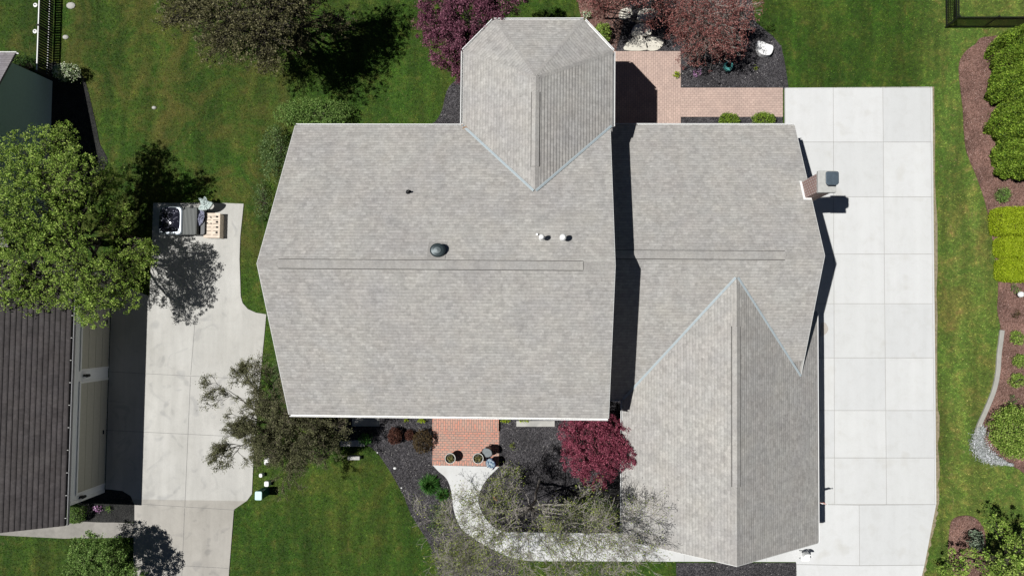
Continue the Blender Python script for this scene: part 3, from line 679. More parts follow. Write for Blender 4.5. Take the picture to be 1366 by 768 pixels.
ridge_cap(roof_b, (BXR, wy(985, 435, brz), brz), (BXR, wy(985, 650, brz), brz), .17, bsl, .05)
ridge_cap(roof_b, (BXR, wy(985, 435, brz)+.03, brz), (BXR, 1.35, brz), .16, bsl, .018, 'ridge_cap')
ridge_cap(roof_b, (BXR, wy(985, 650, brz)-.03, brz), (BXR, BY0, brz), .16, bsl, .018, 'ridge_cap')
ridge_cap(roof_o, (OC, 9.15, OZ), (OC, wy(714, 222, OZ), OZ), .16, .52, .05)
ridge_cap(roof_o, (OC, OAY, OZ), (OC, 9.18, OZ), .16, .52, .018, 'ridge_cap')
ridge_cap(roof_o, (OC, wy(714, 222, OZ)-.03, OZ), (OC, 5.1, OZ), .16, .52, .018, 'ridge_cap')
for i in (1, 2, 3, 4):     # hips
    p = oct_[i]; ridge_cap(roof_o, ap, (p[0], p[1], hz), .15, .22, .016, 'hip_cap')
# valley flashing
def valley(parent, a, b, w=.055):
    mb = MB(); strip(mb, a, b, w, .05); o = mb.build('valley_flashing', M['flash'], parent)
    mb = MB(); strip(mb, a, b, .016, .06); mb.build('flashing_rib', M['flash_rib'], o)
def zm(y): return hz+(YN-y)*kM
def za_s(y): return ae+(y-AYS)*(ar-ae)/(AYR-AYS)
vy = YN-(OZ-hz)/kM
valley(roof_o, (OX0, YN, hz), (OC-.05, vy+.05, OZ)); valley(roof_o, (OX1-.02, YN, hz), (OC+.05, vy+.05, OZ))
vyb = AYS+(brz-ae)/((ar-ae)/(AYR-AYS))
valley(roof_b, (BX0, AYS, bh), (BXR-.05, vyb-.05, brz)); ve = (AX1, AYS+(bh+bse*(BX1-AX1)-ae)/((ar-ae)/(AYR-AYS)))
valley(roof_b, (ve[0], ve[1], za_s(ve[1])), (BXR+.05, vyb-.05, brz), .05)
mb = MB(); cx, cy = OX0+.15, YN-.15
for i in range(70): mb.obox((cx+random.gauss(0, .12), cy-.05+random.gauss(0, .12), hz+.10+random.uniform(0, .04)), (.03, 0, 0), (0, .02, .005), (0, 0, .004))
tagk(mb.build('leaf_litter', M['rust'], roof_o), kind='stuff')
# gutters
def gutter(a, b, out, w=.08, h=.10, parent=house):
    a, b, out = Vector(a), Vector(b), Vector(out).normalized(); mb = MB(); z = Vector((0, 0, 1))
    mb_pts = [(0, -.10), (0, -.10-h), (w, -.10-h), (w+.015, -.045), (w-.012, -.045), (w-.015, -.10-h+.02), (.012, -.10-h+.02), (.012, -.10)]
    for i in range(len(mb_pts)):
        p, q = mb_pts[i], mb_pts[(i+1) % len(mb_pts)]
        mb.face([a+out*p[0]+z*p[1], b+out*p[0]+z*p[1], b+out*q[0]+z*q[1], a+out*q[0]+z*q[1]])
    return mb.build('gutter', M['white'], parent)
gutter((XW, YN, hz), (OX0, YN, hz), (0, 1, 0)); gutter((XW, YS, hz), (XE, YS, hz), (0, -1, 0))
gutter((AX0+.4, AYN, ae), (AX1, AYN, ae), (0, 1, 0)); gutter((BX0, BY0, bh), (BX0, AYS, bh), (-1, 0, 0)); gutter((BX1, .3, bh), (BX1, BY0, bh), (1, 0, 0))
gutter((AX0, AYS, ae), (BX0, AYS, ae), (0, -1, 0), w=.08)
ring = [(OX0, YN), (OX0, 11.52), (OX0+1.30, OY), (OX1-1.26, OY), (OX1, 11.50), (OX1, YN)]
for p, q in zip(ring, ring[1:]):
    d = Vector((q[0]-p[0], q[1]-p[1], 0)).normalized(); gutter((*p, hz), (*q, hz), (-d.y, d.x, 0), w=.11)
# rake boards
def rake(a, b, out, w=.03):
    a, b, out = Vector(a), Vector(b), Vector(out); mb = MB(); dn = Vector((0, 0, -.22)); o1 = out*w; lift = Vector((0, 0, -.004))
    q = [a+lift, b+lift, b+dn, a+dn]; mb.face([p+o1 for p in q]); mb.face([q[0], q[1], q[1]+o1, q[0]+o1]); mb.face([q[3], q[2], q[2]+o1, q[3]+o1]); mb.face(q)
    mb.build('rake_board', M['offwhite'], house)
for x, sg in ((XW, -1), (XE, 1)): rake((x, YN, hz), (x, YR, hr), (sg, 0, 0)); rake((x, YS, hz), (x, YR, hr), (sg, 0, 0))
rake((AX1, AYN, ae), (AX1, AYR, ar), (1, 0, 0)); rake((AX1, ve[1], za_s(ve[1])), (AX1, AYR, ar), (1, 0, 0))
rake((BX0, BY0, bh), (BXR, BY0, brz), (0, -1, 0)); rake((BX1, BY0, bh), (BXR, BY0, brz), (0, -1, 0))
# walls
def gable_wall(mb, x0, x1, y0, y1, ze, zr, axis):
    """closed shell with two gable ends; axis = ridge direction"""
    d = .12
    if axis == 'x':
        ym = (y0+y1)/2
        for x, s in ((x0, 1), (x1, -1)):
            q = [(x, y0, 0), (x, y1, 0), (x, y1, ze-d), (x, ym, zr-d), (x, y0, ze-d)]; mb.face(q if s < 0 else q[::-1])
        mb.face([(x0, y0, 0), (x1, y0, 0), (x1, y0, ze-d), (x0, y0, ze-d)]); mb.face([(x0, y1, 0), (x0, y1, ze-d), (x1, y1, ze-d), (x1, y1, 0)])
    else:
        xm_ = (x0+x1)/2
        for y, s in ((y0, 1), (y1, -1)):
            q = [(x0, y, 0), (x1, y, 0), (x1, y, ze-d), (xm_, y, zr-d), (x0, y, ze-d)]; mb.face(q if s > 0 else q[::-1])
        mb.face([(x0, y0, 0), (x0, y0, ze-d), (x0, y1, ze-d), (x0, y1, 0)]); mb.face([(x1, y0, 0), (x1, y1, 0), (x1, y1, ze-d), (x1, y0, ze-d)])
ov = .38
mb = MB(); gable_wall(mb, XW+.3, XE-.3, YS+ov, YN-ov, hz+ov*kM, hr, 'x'); wall_main = mb.build('wall', M['siding'], house)
mb = MB(); gable_wall(mb, AX0+.02, AX1-.3, AYS+ov, AYN-ov, ae+ov*.56, ar, 'x'); mb.build('wall', M['siding'], house)
mb = MB(); gable_wall(mb, BX0+ov, BX1-ov, BY0+.3, .0, bh+ov*bsl, brz, 'y'); mb.build('wall', M['siding'], house)
mb = MB(); ow = [(p[0]+(.35 if p[0] < OC else -.35), min(p[1], 20)-.3) for p in ring]; mb.prism([(ow[0][0], 7.4)]+ow[1:-1]+[(ow[-1][0], 7.4)], 0, hz-.05); mb.build('wall', M['siding'], house)
def window(x, y, z, w, h, axis, out):
    mb = MB(); t = .06; fr = MB()
    if axis == 'x':
        mb.box(x-w/2, x+w/2, min(y, y+out*.02), max(y, y+out*.02), z, z+h)
        for a in ((x-w/2-t, x-w/2, z-t, z+h+t), (x+w/2, x+w/2+t, z-t, z+h+t), (x-w/2, x+w/2, z-t, z), (x-w/2, x+w/2, z+h, z+h+t), (x-.02, x+.02, z, z+h)): fr.box(a[0], a[1], min(y, y+out*.05), max(y, y+out*.05), a[2], a[3])
    else:
        mb.box(min(x, x+out*.02), max(x, x+out*.02), y-w/2, y+w/2, z, z+h)
        for a in ((y-w/2-t, y-w/2, z-t, z+h+t), (y+w/2, y+w/2+t, z-t, z+h+t), (y-w/2, y+w/2, z-t, z), (y-w/2, y+w/2, z+h, z+h+t), (y-.02, y+.02, z, z+h)): fr.box(min(x, x+out*.05), max(x, x+out*.05), a[0], a[1], a[2], a[3])
    o = mb.build('window', M['glass'], house); fr.build('window_frame', M['white'], o)
for x in (-10, -7.6, -1.6, .5):
    window(x, YS+ov, .9, 1.1, 1.4, 'x', -1); window(x, YS+ov, 3.5, 1.0, 1.3, 'x', -1)
for x in (-10, -7.5): window(x, YN-ov, .9, 1.3, 1.4, 'x', 1); window(x, YN-ov, 3.5, 1.2, 1.2, 'x', 1)
window(XW+.3, 4, 3.5, 1, 1.3, 'y', -1); window(XW+.3, -1, 3.5, 1, 1.3, 'y', -1)
for x in (5, 8): window(x, AYN-ov, .9, 1.2, 1.2, 'x', 1)
window(7.2, BY0+.3, .9, 1.6, 1.3, 'x', -1)
mb = MB(); mb.box(-5.0, -4.0, YS+ov-.05, YS+ov, .2, 2.3); mb.build('front_door', plain('dark_red_door', (.15, .02, .02)), house)
for y in (-2.0, -5.2, -8.3):
    mb = MB(); mb.box(BX1-ov, BX1-ov+.03, y-1.25, y+1.25, .05, 2.3)
    for zz in (.6, 1.17, 1.74): mb.box(BX1-ov+.031, BX1-ov+.045, y-1.2, y+1.2, zz-.01, zz+.01)
    mb.build('garage_door', M['white'], house)
# chimney
cx0, cx1, cy0, cy1 = 10.44, 11.06, 5.18, 5.96
mb = MB(); mb.box(cx0, cx1, cy0, cy1, 0, 6.62); chim = mb.build('chimney', M['chim_brick'], house)
mb = MB(); mb.box(cx0-.05, cx1+.07, cy0-.06, cy1+.06, 6.62, 6.80); bevel(mb.build('chimney_crown', M['cap'], chim), .02)
mb = MB(); c_ = .08; x0, x1, y0, y1 = 10.58, 11.10, 5.36, 5.92
mb.prism([(x0+c_, y0), (x1-c_, y0), (x1, y0+c_), (x1, y1-c_*.6), (x1-c_*.6, y1), (x0+c_*.6, y1), (x0, y1-c_*.6), (x0, y0+c_)], 7.08, 7.16)
mb.prism([(x0+.12, y0+.12), (x1-.12, y0+.12), (x1-.12, y1-.12), (x0+.12, y1-.12)], 6.8, 7.08); bevel(mb.build('flue_cap', M['flue'], chim), .02)
def zan(y): return ae+(AYN-y)*(ar-ae)/(AYN-AYR)
mb = MB()
for (xx0, xx1, yy0, yy1) in ((cx0-.10, cx0-.002, cy0-.1, cy1+.05), (cx0-.002, AX1, cy0-.1, cy0-.002)):
    mb.face([(xx0, yy0, zan(yy0)+.05), (xx1, yy0, zan(yy0)+.05), (xx1, yy1, zan(yy1)+.05), (xx0, yy1, zan(yy1)+.05)])
mb.build('chimney_flashing', M['white'], chim)
# roof vents
def vent_round(px, py, ztop, r, h, mat, base_h, name, mat2=None, sx=1):
    x, y = W(px, py, ztop); zr_ = zm(y); mb = MB()
    mb.lathe(x, y, [(r*.8, zr_-.1), (r*.8, zr_+base_h), (r, zr_+base_h), (r*1.0, zr_+base_h+h*.35), (r*.8, zr_+base_h+h*.8), (r*.45, zr_+base_h+h), (0, zr_+base_h+h*1.05)], 28, sx=sx)
    return mb.build(name, mat, roof_main)
o = vent_round(582.5, 333, 9.1, .27, .12, M['vent_black'], .16, 'roof_vent', sx=1.12)
x, y = W(583, 334, 8.7); mb = MB(); e = .36
mb.face([(x-e, y-e, zm(y-e)+.02), (x+e, y-e, zm(y-e)+.02), (x+e, y+e, zm(y+e)+.02), (x-e, y+e, zm(y+e)+.02)][:4]); mb.build('vent_base', M['shingle_cap'], o)
for px, py, r in ((722.5, 315.5, .105), (751, 316, .125)):
    x, y = W(px, py, 9.0); zr_ = zm(y); mb = MB(); mb.lathe(x, y, [(r*.55, zr_-.1), (r*.55, zr_+.42), (r, zr_+.42), (r*1.02, zr_+.50), (r*.7, zr_+.56), (0, zr_+.58)], 20)
    pv = mb.build('vent_pipe', M['white'], roof_main); mb = MB(); mb.lathe(x, y-.02, [(.17, zr_-.12), (.13, zr_+.02), (r*.7, zr_+.10)], 16); mb.build('vent_boot', M['offwhite'], pv)
x, y = W(716.5, 312.6, 8.4); mb = MB(); mb.lathe(x, y, [(.045, zm(y)-.1), (.045, zm(y)+.1), (0, zm(y)+.11)], 12); mb.build('vent_pipe', M['white'], roof_main)
x, y = W(540.5, 252.5, 8.0); mb = MB(); mb.lathe(x, y, [(.045, zm(y)-.1), (.045, zm(y)+.30), (.03, zm(y)+.30), (.03, zm(y)+.15)], 12); pv = mb.build('vent_pipe', M['black'], roof_main)
mb = MB(); mb.lathe(x-.02, y, [(.11, zm(y)-.05), (.10, zm(y)+.05), (.05, zm(y)+.08)], 12); mb.build('vent_boot', M['black'], pv)

# neighbour garage
ng = empty('garage', (-26, -4, 0), 'neighbouring white garage with a dark brown shingle roof and tan doors', 'garage')
gz, gx, gy0, gy1 = 3.32, -23.25, W(88.5, 701, 3.32)[1], 2.3
mb = MB(); plane_slab(mb, [(gx, gy0, gz), (gx, gy1, gz), (gx-7.2, gy1, gz+3.9), (gx-7.2, gy0, gz+3.9)], (0, 1, 0), row=.21, step=.019); plane_slab(mb, [(gx-14.4, gy0, gz), (gx-7.2, gy0, gz+3.9), (gx-7.2, gy1, gz+3.9), (gx-14.4, gy1, gz)], (0, 1, 0), row=.21, step=.019)
gr = mb.build('roof', M['shingle_dark'], ng)
go_ = gutter((gx, gy1, gz), (gx, gy0, gz), (1, 0, 0), w=.06, parent=ng); go_.data.materials.clear(); go_.data.materials.append(plain('grey_gutter', (.22, .22, .23)))
for i in range(11): yy = gy0+.35+i*1.05; mb = MB(); mb.box(gx-.015, gx+.06, yy, yy+.02, gz-.03, gz+.028); mb.build('gutter_strap', M['offwhite'], ng)
wxg = -23.66; ws = W(143, 655)[1]
wall_pts = [(gx-14, ws), (wxg, ws), (wxg, gy1-.3), (gx-14, gy1-.3)]
mb = MB(); mb.prism(wall_pts, 0, gz-.06); mb.build('wall', M['garage_wall'], ng)
dd = [(W(140.6, 643.5)[1], W(144.5, 506)[1]), (W(144.5, 488)[1], W(144.5, 488)[1]+4.6)]
for (a, b) in dd:
    mb = MB(); mb.box(wxg+.002, wxg+.02, a, b, .06, 2.05)
    for zz in (.55, 1.05, 1.55): mb.box(wxg+.021, wxg+.03, a+.02, b-.02, zz-.012, zz+.012)
    o = mb.build('garage_door', M['garage_door'], ng)
    mb = MB(); t = .1
    mb.box(wxg+.002, wxg+.05, a-t, a-.002, .05, 2.15); mb.box(wxg+.002, wxg+.05, b+.002, b+t, .05, 2.15); mb.box(wxg+.002, wxg+.055, a, b, 2.055, 2.15); mb.build('door_trim', M['white'], o)
    mb = MB(); mb.box(wxg+.031, wxg+.08, (a+b)/2-.1, (a+b)/2+.1, .3, .34); mb.build('handle', M['black'], o)
mb = MB(); mb.box(wxg-.02, wxg+.04, ws-.04, ws+.12, 0, gz-.1); mb.build('corner_board', M['white'], ng)
for px, py in ((117, 500.5), (113, 662)):
    p = W(px, py, 1.75); mb = MB(); mb.box(wxg, wxg+.06, p[1]-.05, p[1]+.05, 1.66, 1.86); mb.lathe(wxg+.16, p[1], [(.01, 1.62), (.07, 1.66), (.085, 1.85), (.03, 1.94), (0, 1.96)], 10)
    mb.tube((wxg+.02, p[1], 1.9), (wxg+.16, p[1], 1.93), .015, .015); mb.build('wall_lamp', M['black'], ng)
# neighbour house
nh = empty('house', (-30, 8, 0), 'neighbouring blue-grey house behind the big green tree at the left edge', 'house')
nx = -27.15; ny1 = 12.1; hh_ = 2.75; nyr = 7.8; nzr = hh_+.5*(12.5-nyr); nxe = nx+.22
mb = MB(); plane_slab(mb, [(nxe, 12.55, hh_), (nxe-9, 12.55, hh_), (nxe-9, nyr, nzr), (nxe, nyr, nzr)], (1, 0, 0)); plane_slab(mb, [(nxe, 3.05, hh_), (nxe, nyr, nzr), (nxe-9, nyr, nzr), (nxe-9, 3.05, hh_)], (1, 0, 0))
mb.build('roof', M['shingle_mauve'], nh)
mb = MB(); gable_wall(mb, nx-8.5, nx, 3.5, ny1, hh_+.2, nzr, 'x'); mb.build('wall', M['teal_siding'], nh)
gutter((nxe, 12.55, hh_), (nxe-9, 12.55, hh_), (0, 1, 0), parent=nh)
window(0, 0, -5, .1, .1, 'x', 1) if False else None

# ------------------------------------------------------------------ fences
fb = empty('picket_fence', (-26.95, 14.5, 0), 'dark slatted fence with white rails running to the neighbouring house', 'fence')
fx = W(71, 50)[0]; fy0 = W(66, 104)[1]; fy1 = 18.5; fh = .98
mb = MB(); y = fy0
while y < fy1:
    mb.box(fx-.012, fx+.012, y, y+.10, .05, fh); y += .137
mb.build('pickets', M['wood_dark'], fb)
for n_, z_, x_ in (('rail', fh-.05, fx-.035), ('rail', .22, fx-.035)):
    mb = MB(); mb.box(x_-.03, x_+.02, fy0, fy1, z_, z_+.07); mb.build(n_, M['white'], fb)
for yy in (fy0, fy0+2.4, fy0+4.8):
    mb = MB(); mb.box(fx-.10, fx-.015, yy-.045, yy+.045, 0, fh+.06); mb.build('post', M['wood_dark'], fb)
fc = W(1261, 37.2); fr_ = empty('metal_fence', (fc[0], fc[1], 0), 'black metal picket fence turning a corner beside the rear lawn', 'fence')
fH = 1.25; mb = MB()
yy = fc[1]
while yy < 19: mb.box(fc[0]-.014, fc[0]+.014, yy-.016, yy+.016, .06, fH); yy += .085
xx = fc[0]
while xx < 26: mb.box(xx-.016, xx+.016, fc[1]-.014, fc[1]+.014, .06, fH); xx += .085
mb.build('pickets', M['black'], fr_)
for z_ in (.12, 1.0, 1.2):
    mb = MB(); mb.box(fc[0]-.022, fc[0]+.022, fc[1]+.02, 19, z_, z_+.045); mb.build('rail', M['black'], fr_)
    mb = MB(); mb.box(fc[0]+.02, 26, fc[1]-.022, fc[1]+.022, z_, z_+.045); mb.build('rail', M['black'], fr_)
for x_, y_ in ((fc[0], fc[1]), (fc[0], fc[1]+1.9), (fc[0]+1.9, fc[1]), (fc[0]+3.8, fc[1])):
    mb = MB(); mb.box(x_-.03, x_+.03, y_-.03, y_+.03, 0, fH+.06); mb.prism([(x_-.04, y_-.04), (x_+.04, y_-.04), (x_+.04, y_+.04), (x_-.04, y_+.04)], fH+.06, fH+.09); mb.build('post', M['black'], fr_)

# ------------------------------------------------------------------ furniture and small things
def rbox(pts, z0, z1, mat, name, parent=None, b=.03): mb = MB(); mb.prism(pts, z0, z1); return bevel(mb.build(name, mat, parent), b, 3)
def rrect(cx, cy, w, h, r=.1, n=4):
    out = []
    for (sx, sy, a0) in ((1, 1, 0), (-1, 1, 90), (-1, -1, 180), (1, -1, 270)):
        for i in range(n+1):
            a = math.radians(a0+90*i/n); out.append((cx+sx*(w/2-r)+r*math.cos(a), cy+sy*(h/2-r)+r*math.sin(a)))
    return out
# small utility vehicle
vx, vy_ = W(242, 295.5, 1.0); uv_ = empty('utility_vehicle', (vx, vy_, 0), 'small utility vehicle with glossy dark panel, silver rim and ribbed grey cover', 'vehicle')
a0, a1 = W(211, 295, .85)[0], W(243, 295, .85)[0]; b1 = W(262, 295, .8)[0]; c1 = W(274, 295, .55)[0]; yt, yb_ = W(240, 275, .85)[1], W(240, 313.5, .85)[1]; yc = (yt+yb_)/2; hw = (yt-yb_)
rbox(rrect((a0+c1)/2, yc, c1-a0-.1, hw-.1, .15), .22, .5, M['car_rim'], 'body', uv_, .05)
rb = rbox(rrect((a0+a1)/2, yc, a1-a0, hw, .22), .5, .85, M['car_rim'], 'cab', uv_, .08)
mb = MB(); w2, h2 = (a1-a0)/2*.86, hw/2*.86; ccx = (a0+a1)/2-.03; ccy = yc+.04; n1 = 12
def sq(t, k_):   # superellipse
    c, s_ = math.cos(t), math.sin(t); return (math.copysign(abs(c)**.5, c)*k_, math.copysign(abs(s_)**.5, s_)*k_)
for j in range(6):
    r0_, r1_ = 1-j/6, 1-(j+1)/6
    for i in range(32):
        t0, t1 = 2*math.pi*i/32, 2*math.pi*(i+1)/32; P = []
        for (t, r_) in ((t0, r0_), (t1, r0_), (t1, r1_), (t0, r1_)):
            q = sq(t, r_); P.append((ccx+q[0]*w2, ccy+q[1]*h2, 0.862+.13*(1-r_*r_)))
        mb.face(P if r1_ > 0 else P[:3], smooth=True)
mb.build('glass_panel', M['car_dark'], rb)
rbox(rrect((a1+b1)/2, yc, b1-a1+.02, hw-.05, .08), .5, .80, M['ribbed'], 'ribbed_cover', uv_, .06)
rbox([(b1+.02, yt-.04), (c1, yt-.04), (c1, yb_+.12), (c1-.08, yb_+.04), (b1+.02, yb_+.04)], .3, .56, M['black'], 'cargo_box', uv_, .03)
for x_ in (a0+.35, c1-.45):
    for y_ in (yt-.14, yb_+.14):
        mb = MB(); mb.tube((x_, y_-.09, .27), (x_, y_+.09, .27), .27, .27, 20); w_ = mb.build('wheel', M['rubber'], uv_)
        mb = MB(); mb.tube((x_, y_-.095, .27), (x_, y_+.095, .27), .13, .13, 14); mb.build('hub', M['car_rim'], w_)
def drape(name, label, cat, px, zf, mat, zb, seed=0):
    pts = smooth_line(poly(px, zb), 3, True); cx = sum(p[0] for p in pts)/len(pts); cy = sum(p[1] for p in pts)/len(pts); mb = MB(); rs = random.Random(seed)
    R = 5; rings = []
    for j in range(R+1):
        k_ = 1-j/R; rings.append([(cx+(p[0]-cx)*k_, cy+(p[1]-cy)*k_, zb+zf*(1-k_)+rs.uniform(-.05, .07)*(1 if j else .3)) for p in pts])
    for j in range(R):
        for i in range(len(pts)): i2 = (i+1) % len(pts); mb.face([rings[j][i], rings[j][i2], rings[j+1][i2], rings[j+1][i]], smooth=True)
    o = mb.build(name, mat); s_ = o.modifiers.new('t', 'SOLIDIFY'); s_.thickness = .015; return tagk(o, label, cat)
drape('plastic_sheet', 'crumpled pale plastic sheet thrown over the vehicle corner', 'sheet', [(265, 265), (268, 264), (271, 266), (273, 262), (276, 265), (277, 268), (285, 271), (280, 278), (272, 281), (265, 279), (269, 273)], .15, M['sheet'], .7, 3)
drape('folded_cloth', 'lavender cloth lying in the dark cargo box of the vehicle', 'cloth', [(262, 281), (270, 281), (273, 284), (272, 294), (268, 300), (262.5, 302), (262, 292)], .08, M['lavender'], .60, 5)
pl = W(283, 302); pal = empty('pallet', (pl[0], pl[1], 0), 'pale wooden pallet on the concrete beside the utility vehicle', 'pallet')
px0, px1 = W(272, 300, .45)[0], W(293.5, 300, .45)[0]; py0, py1 = W(283, 317, .45)[1], W(283, 285.5, .45)[1]
for i in range(3):
    x_ = px0+(px1-px0-.1)*i/2; mb = MB(); mb.box(x_, x_+.1, py0, py1, .05, .44); mb.build('bearer', M['wood'], pal)
for i in range(7):
    y_ = py0+(py1-py0-.1)*i/6; mb = MB(); mb.box(px0, px1, y_-.015, y_+.15, .442, .462); mb.build('board', M['wood'], pal)
x_, y_ = W(295.3, 302, .2); mb = MB(); mb.box(x_-.035, x_+.035, py0-.02, py1+.02, .05, .2); o = mb.build('pallet_shadow_bar', M['black']); tagk(bevel(o, .01), 'black bar painted in as the shadow along the right end of the pallet', 'bar')  # solid black bar standing in for the pallet's cast shadow
for i, (px, py) in enumerate(((289, 289), (289, 296), (289, 303), (288.5, 310), (281, 290), (281, 298), (275.5, 290), (276, 297.5))):
    x_, y_ = W(px, py, .5); mb = MB(); s_ = .05 if i < 4 else .03; mb.lathe(x_, y_, [(s_, .465), (s_, .50), (s_*.6, .51), (0, .51)], 8)
    mb.build('foot_pad', M['rubber'], pal)
# utility boxes by the drive
def ubox(name, label, px, py, w, d, h, m1, m2, cat, rot=0):
    x, y = W(px, py, h); root = empty(name, (x, y, 0), label, cat)
    rbox(rrect(x, y, w*.94, d*.94, .05), 0, h-.06, m1, 'cabinet', root, .02); rbox(rrect(x, y, w, d, .07), h-.06, h, m2, 'lid', root, .03)
    return root
ubox('utility_box', 'green utility cabinet with its lid painted sunlit-pale beside the west drive', 344.5, 661, .36, .44, .95, M['box_green'], M['box_top'], 'utility box')
ubox('utility_box', 'square white utility box just above the green cabinet', 355.3, 645.3, .24, .27, .35, M['offwhite'], M['white'], 'utility box')
ubox('utility_box', 'smallest white utility box, nearest the west drive', 347.5, 634, .18, .2, .3, M['offwhite'], M['white'], 'utility box')
o = ubox('utility_box', 'white utility box half hidden by the dark tree, furthest up the row', 355.5, 615, .27, .36, .45, M['offwhite'], M['white'], 'utility box')
x, y = W(356, 618.5, .5); mb = MB(); mb.box(x-.07, x+.07, y-.06, y+.06, .455, .5); mb.build('meter', M['black'], o)
# planters
for px, lb in ((600.8, 'round dark planter with yellow-green flowers, further from the chairs'), (638, 'round dark planter with yellow-green flowers, next to the chairs')):
    x, y = W(px, 610.8, .62); root = empty('planter', (x, y, .06), lb, 'planter', 'planters on the brick porch')
    mb = MB(); mb.lathe(x, y, [(.15, .06), (.20, .3), (.25, .62), (.275, .64), (.275, .67), (.235, .67), (.22, .58), (0, .57)], 28); mb.build('pot', plain('dark_glazed_pot', (.03, .028, .025), .4), root)
    mb = MB(); mb.lathe(x, y, [(.268, .672), (.268, .69), (.240, .69), (.240, .672)], 28); mb.build('rim', plain('pale_pot_rim', (.55, .55, .5)), root)
    cc, p, tone, off = cloud([(x, y, .63, .19, .19, .10)], 60, 8, .04, .2, zmin=.55); leaf_mesh('flowers', p, .045, tone, leaf('planter_leaves', (.05, .06, .01), (.16, .15, .04), (.5, .45, .2)), root)
def chair(name, label, px, py, cushion, frame, rot, s=.5, back=True):
    x, y = W(px, py, .5); root = empty(name, (x, y, .06), label, 'chair'); c, sn = math.cos(rot), math.sin(rot)
    R = lambda a, b: (x+a*c-b*sn, y+a*sn+b*c)
    h = s/2
    for a, b in ((h*.8, h*.8), (-h*.8, h*.8), (h*.8, -h*.8), (-h*.8, -h*.8)):
        q = R(a, b); mb = MB(); mb.tube((*q, .06), (*q, .44), .018, .022, 8); mb.build('leg', frame, root)
    seat = [R(math.cos(t)*h*1.05, math.sin(t)*h) for t in [2*math.pi*i/20 for i in range(20)]]
    rbox(seat, .44, .53, cushion, 'seat', root, .03)
    if back:
        P0 = [R(math.cos(t)*h*1.1, math.sin(t)*h*1.1) for t in [math.radians(-70+140*i/10) for i in range(11)]]; P1 = [R(math.cos(t)*h*.95, math.sin(t)*h*.95) for t in [math.radians(-70+140*i/10) for i in range(11)]]
        rbox(P0+P1[::-1], .5, .92, frame, 'backrest', root, .015)
    return root
chair('patio_chair', 'round grey cushioned chair beside the porch planter', 650.5, 602.5, M['grey_cloth'], M['black'], .6, .52)
chair('patio_chair', 'chair with a blue floral cushion at the porch corner', 655, 617.5, M['floral'], M['navy'], .1, .5)
# teal glazed pot
x, y = W(972.5, 87, .5); mb = MB(); root = empty('garden_pot', (x, y, 0), 'round teal glazed pot standing on the grey mulch', 'pot')
mb.lathe(x, y, [(.12, 0), (.20, .12), (.25, .28), (.22, .42), (.16, .5), (.19, .54), (.17, .55), (.13, .5), (.15, .4)], 28); mb.build('pot', M['teal'], root)
mb = MB(); mb.lathe(x, y, [(.15, .42), (0, .44)], 16); mb.build('soil', M['soil'], root)
# flag on the garage wall
x, y = W(1096, 668, 2.3); root = empty('flag', (BX1-ov, y, 2.2), 'small red and white flag hanging below the garage eave', 'flag')
mb = MB(); mb.tube((BX1-ov, y, 2.1), (BX1+.55, y-.02, 2.75), .012, .01, 8); mb.lathe(BX1+.55, y-.02, [(0, 2.72), (.03, 2.76), (0, 2.8)], 8); mb.build('flagpole', M['white'], root)
mb = MB(); X0 = BX1+.02; n1 = 8
for i in range(n1):
    for j in range(6):
        f = lambda a, b: (X0+.5*a/n1*(1-b*.04), y+.04*math.sin(a*1.3+b)-.03*b, 2.40+.35*a/n1*1.0-.12*b)
        mb.face([f(i, j), f(i+1, j), f(i+1, j+1), f(i, j+1)], mi=0 if (j % 2 == 0) else 1, smooth=True)
mb.build('flag_cloth', [M['flagred'], M['white']], root)
# white garden chair on the drive
x, y = W(1074, 742, .4); root = empty('garden_chair', (x, y, zP), 'small white plastic chair standing on the drive near the garage corner', 'chair')
for a, b in ((-.17, -.17), (.17, -.17), (-.17, .17), (.17, .17)):
    mb = MB(); mb.tube((x+a*1.15, y+b*1.15, zP), (x+a, y+b, .42), .016, .02, 8); mb.build('leg', M['white'], root)
rbox(rrect(x, y, .44, .42, .09), .42, .46, M['white'], 'seat', root, .012)
mb = MB(); n1 = 10
for i in range(n1):
    t0, t1 = math.pi*i/n1, math.pi*(i+1)/n1
    q = [(x+.22*math.cos(t), y+.10+.16*math.sin(t)) for t in (t0, t1)]; q2 = [(x+.205*math.cos(t), y+.10+.14*math.sin(t)) for t in (t0, t1)]
    mb.face([(*q[0], .5), (*q[1], .5), (*q[1], .82), (*q[0], .82)], smooth=True); mb.face([(*q2[1], .5), (*q2[0], .5), (*q2[0], .82), (*q2[1], .82)], smooth=True); mb.face([(*q[0], .82), (*q[1], .82), (*q2[1], .82), (*q2[0], .82)])
mb.build('backrest', M['white'], root)
# stake lights on the neighbour's lawn
for i, (px, py) in enumerate(((47, 7), (46.5, 42))):
    x, y = W(px, py, .6); root = empty('garden_light', (x, y, 0), ['white disc-topped garden light at the very top edge beside the fence', 'white disc-topped garden light lower down beside the fence'][i], 'garden light', 'garden lights beside the slatted fence')
    mb = MB(); mb.tube((x, y, 0), (x, y, .55), .012, .012, 6); mb.build('stake', M['black'], root)
    mb = MB(); mb.lathe(x, y, [(.03, .5), (.11, .56), (.11, .60), (.04, .62), (.03, .62), (0, .62)], 18); mb.build('lamp_shade', M['white'], root); mb = MB(); mb.lathe(x, y, [(.03, .621), (.03, .65), (0, .655)], 10); mb.build('finial', M['black'], root)
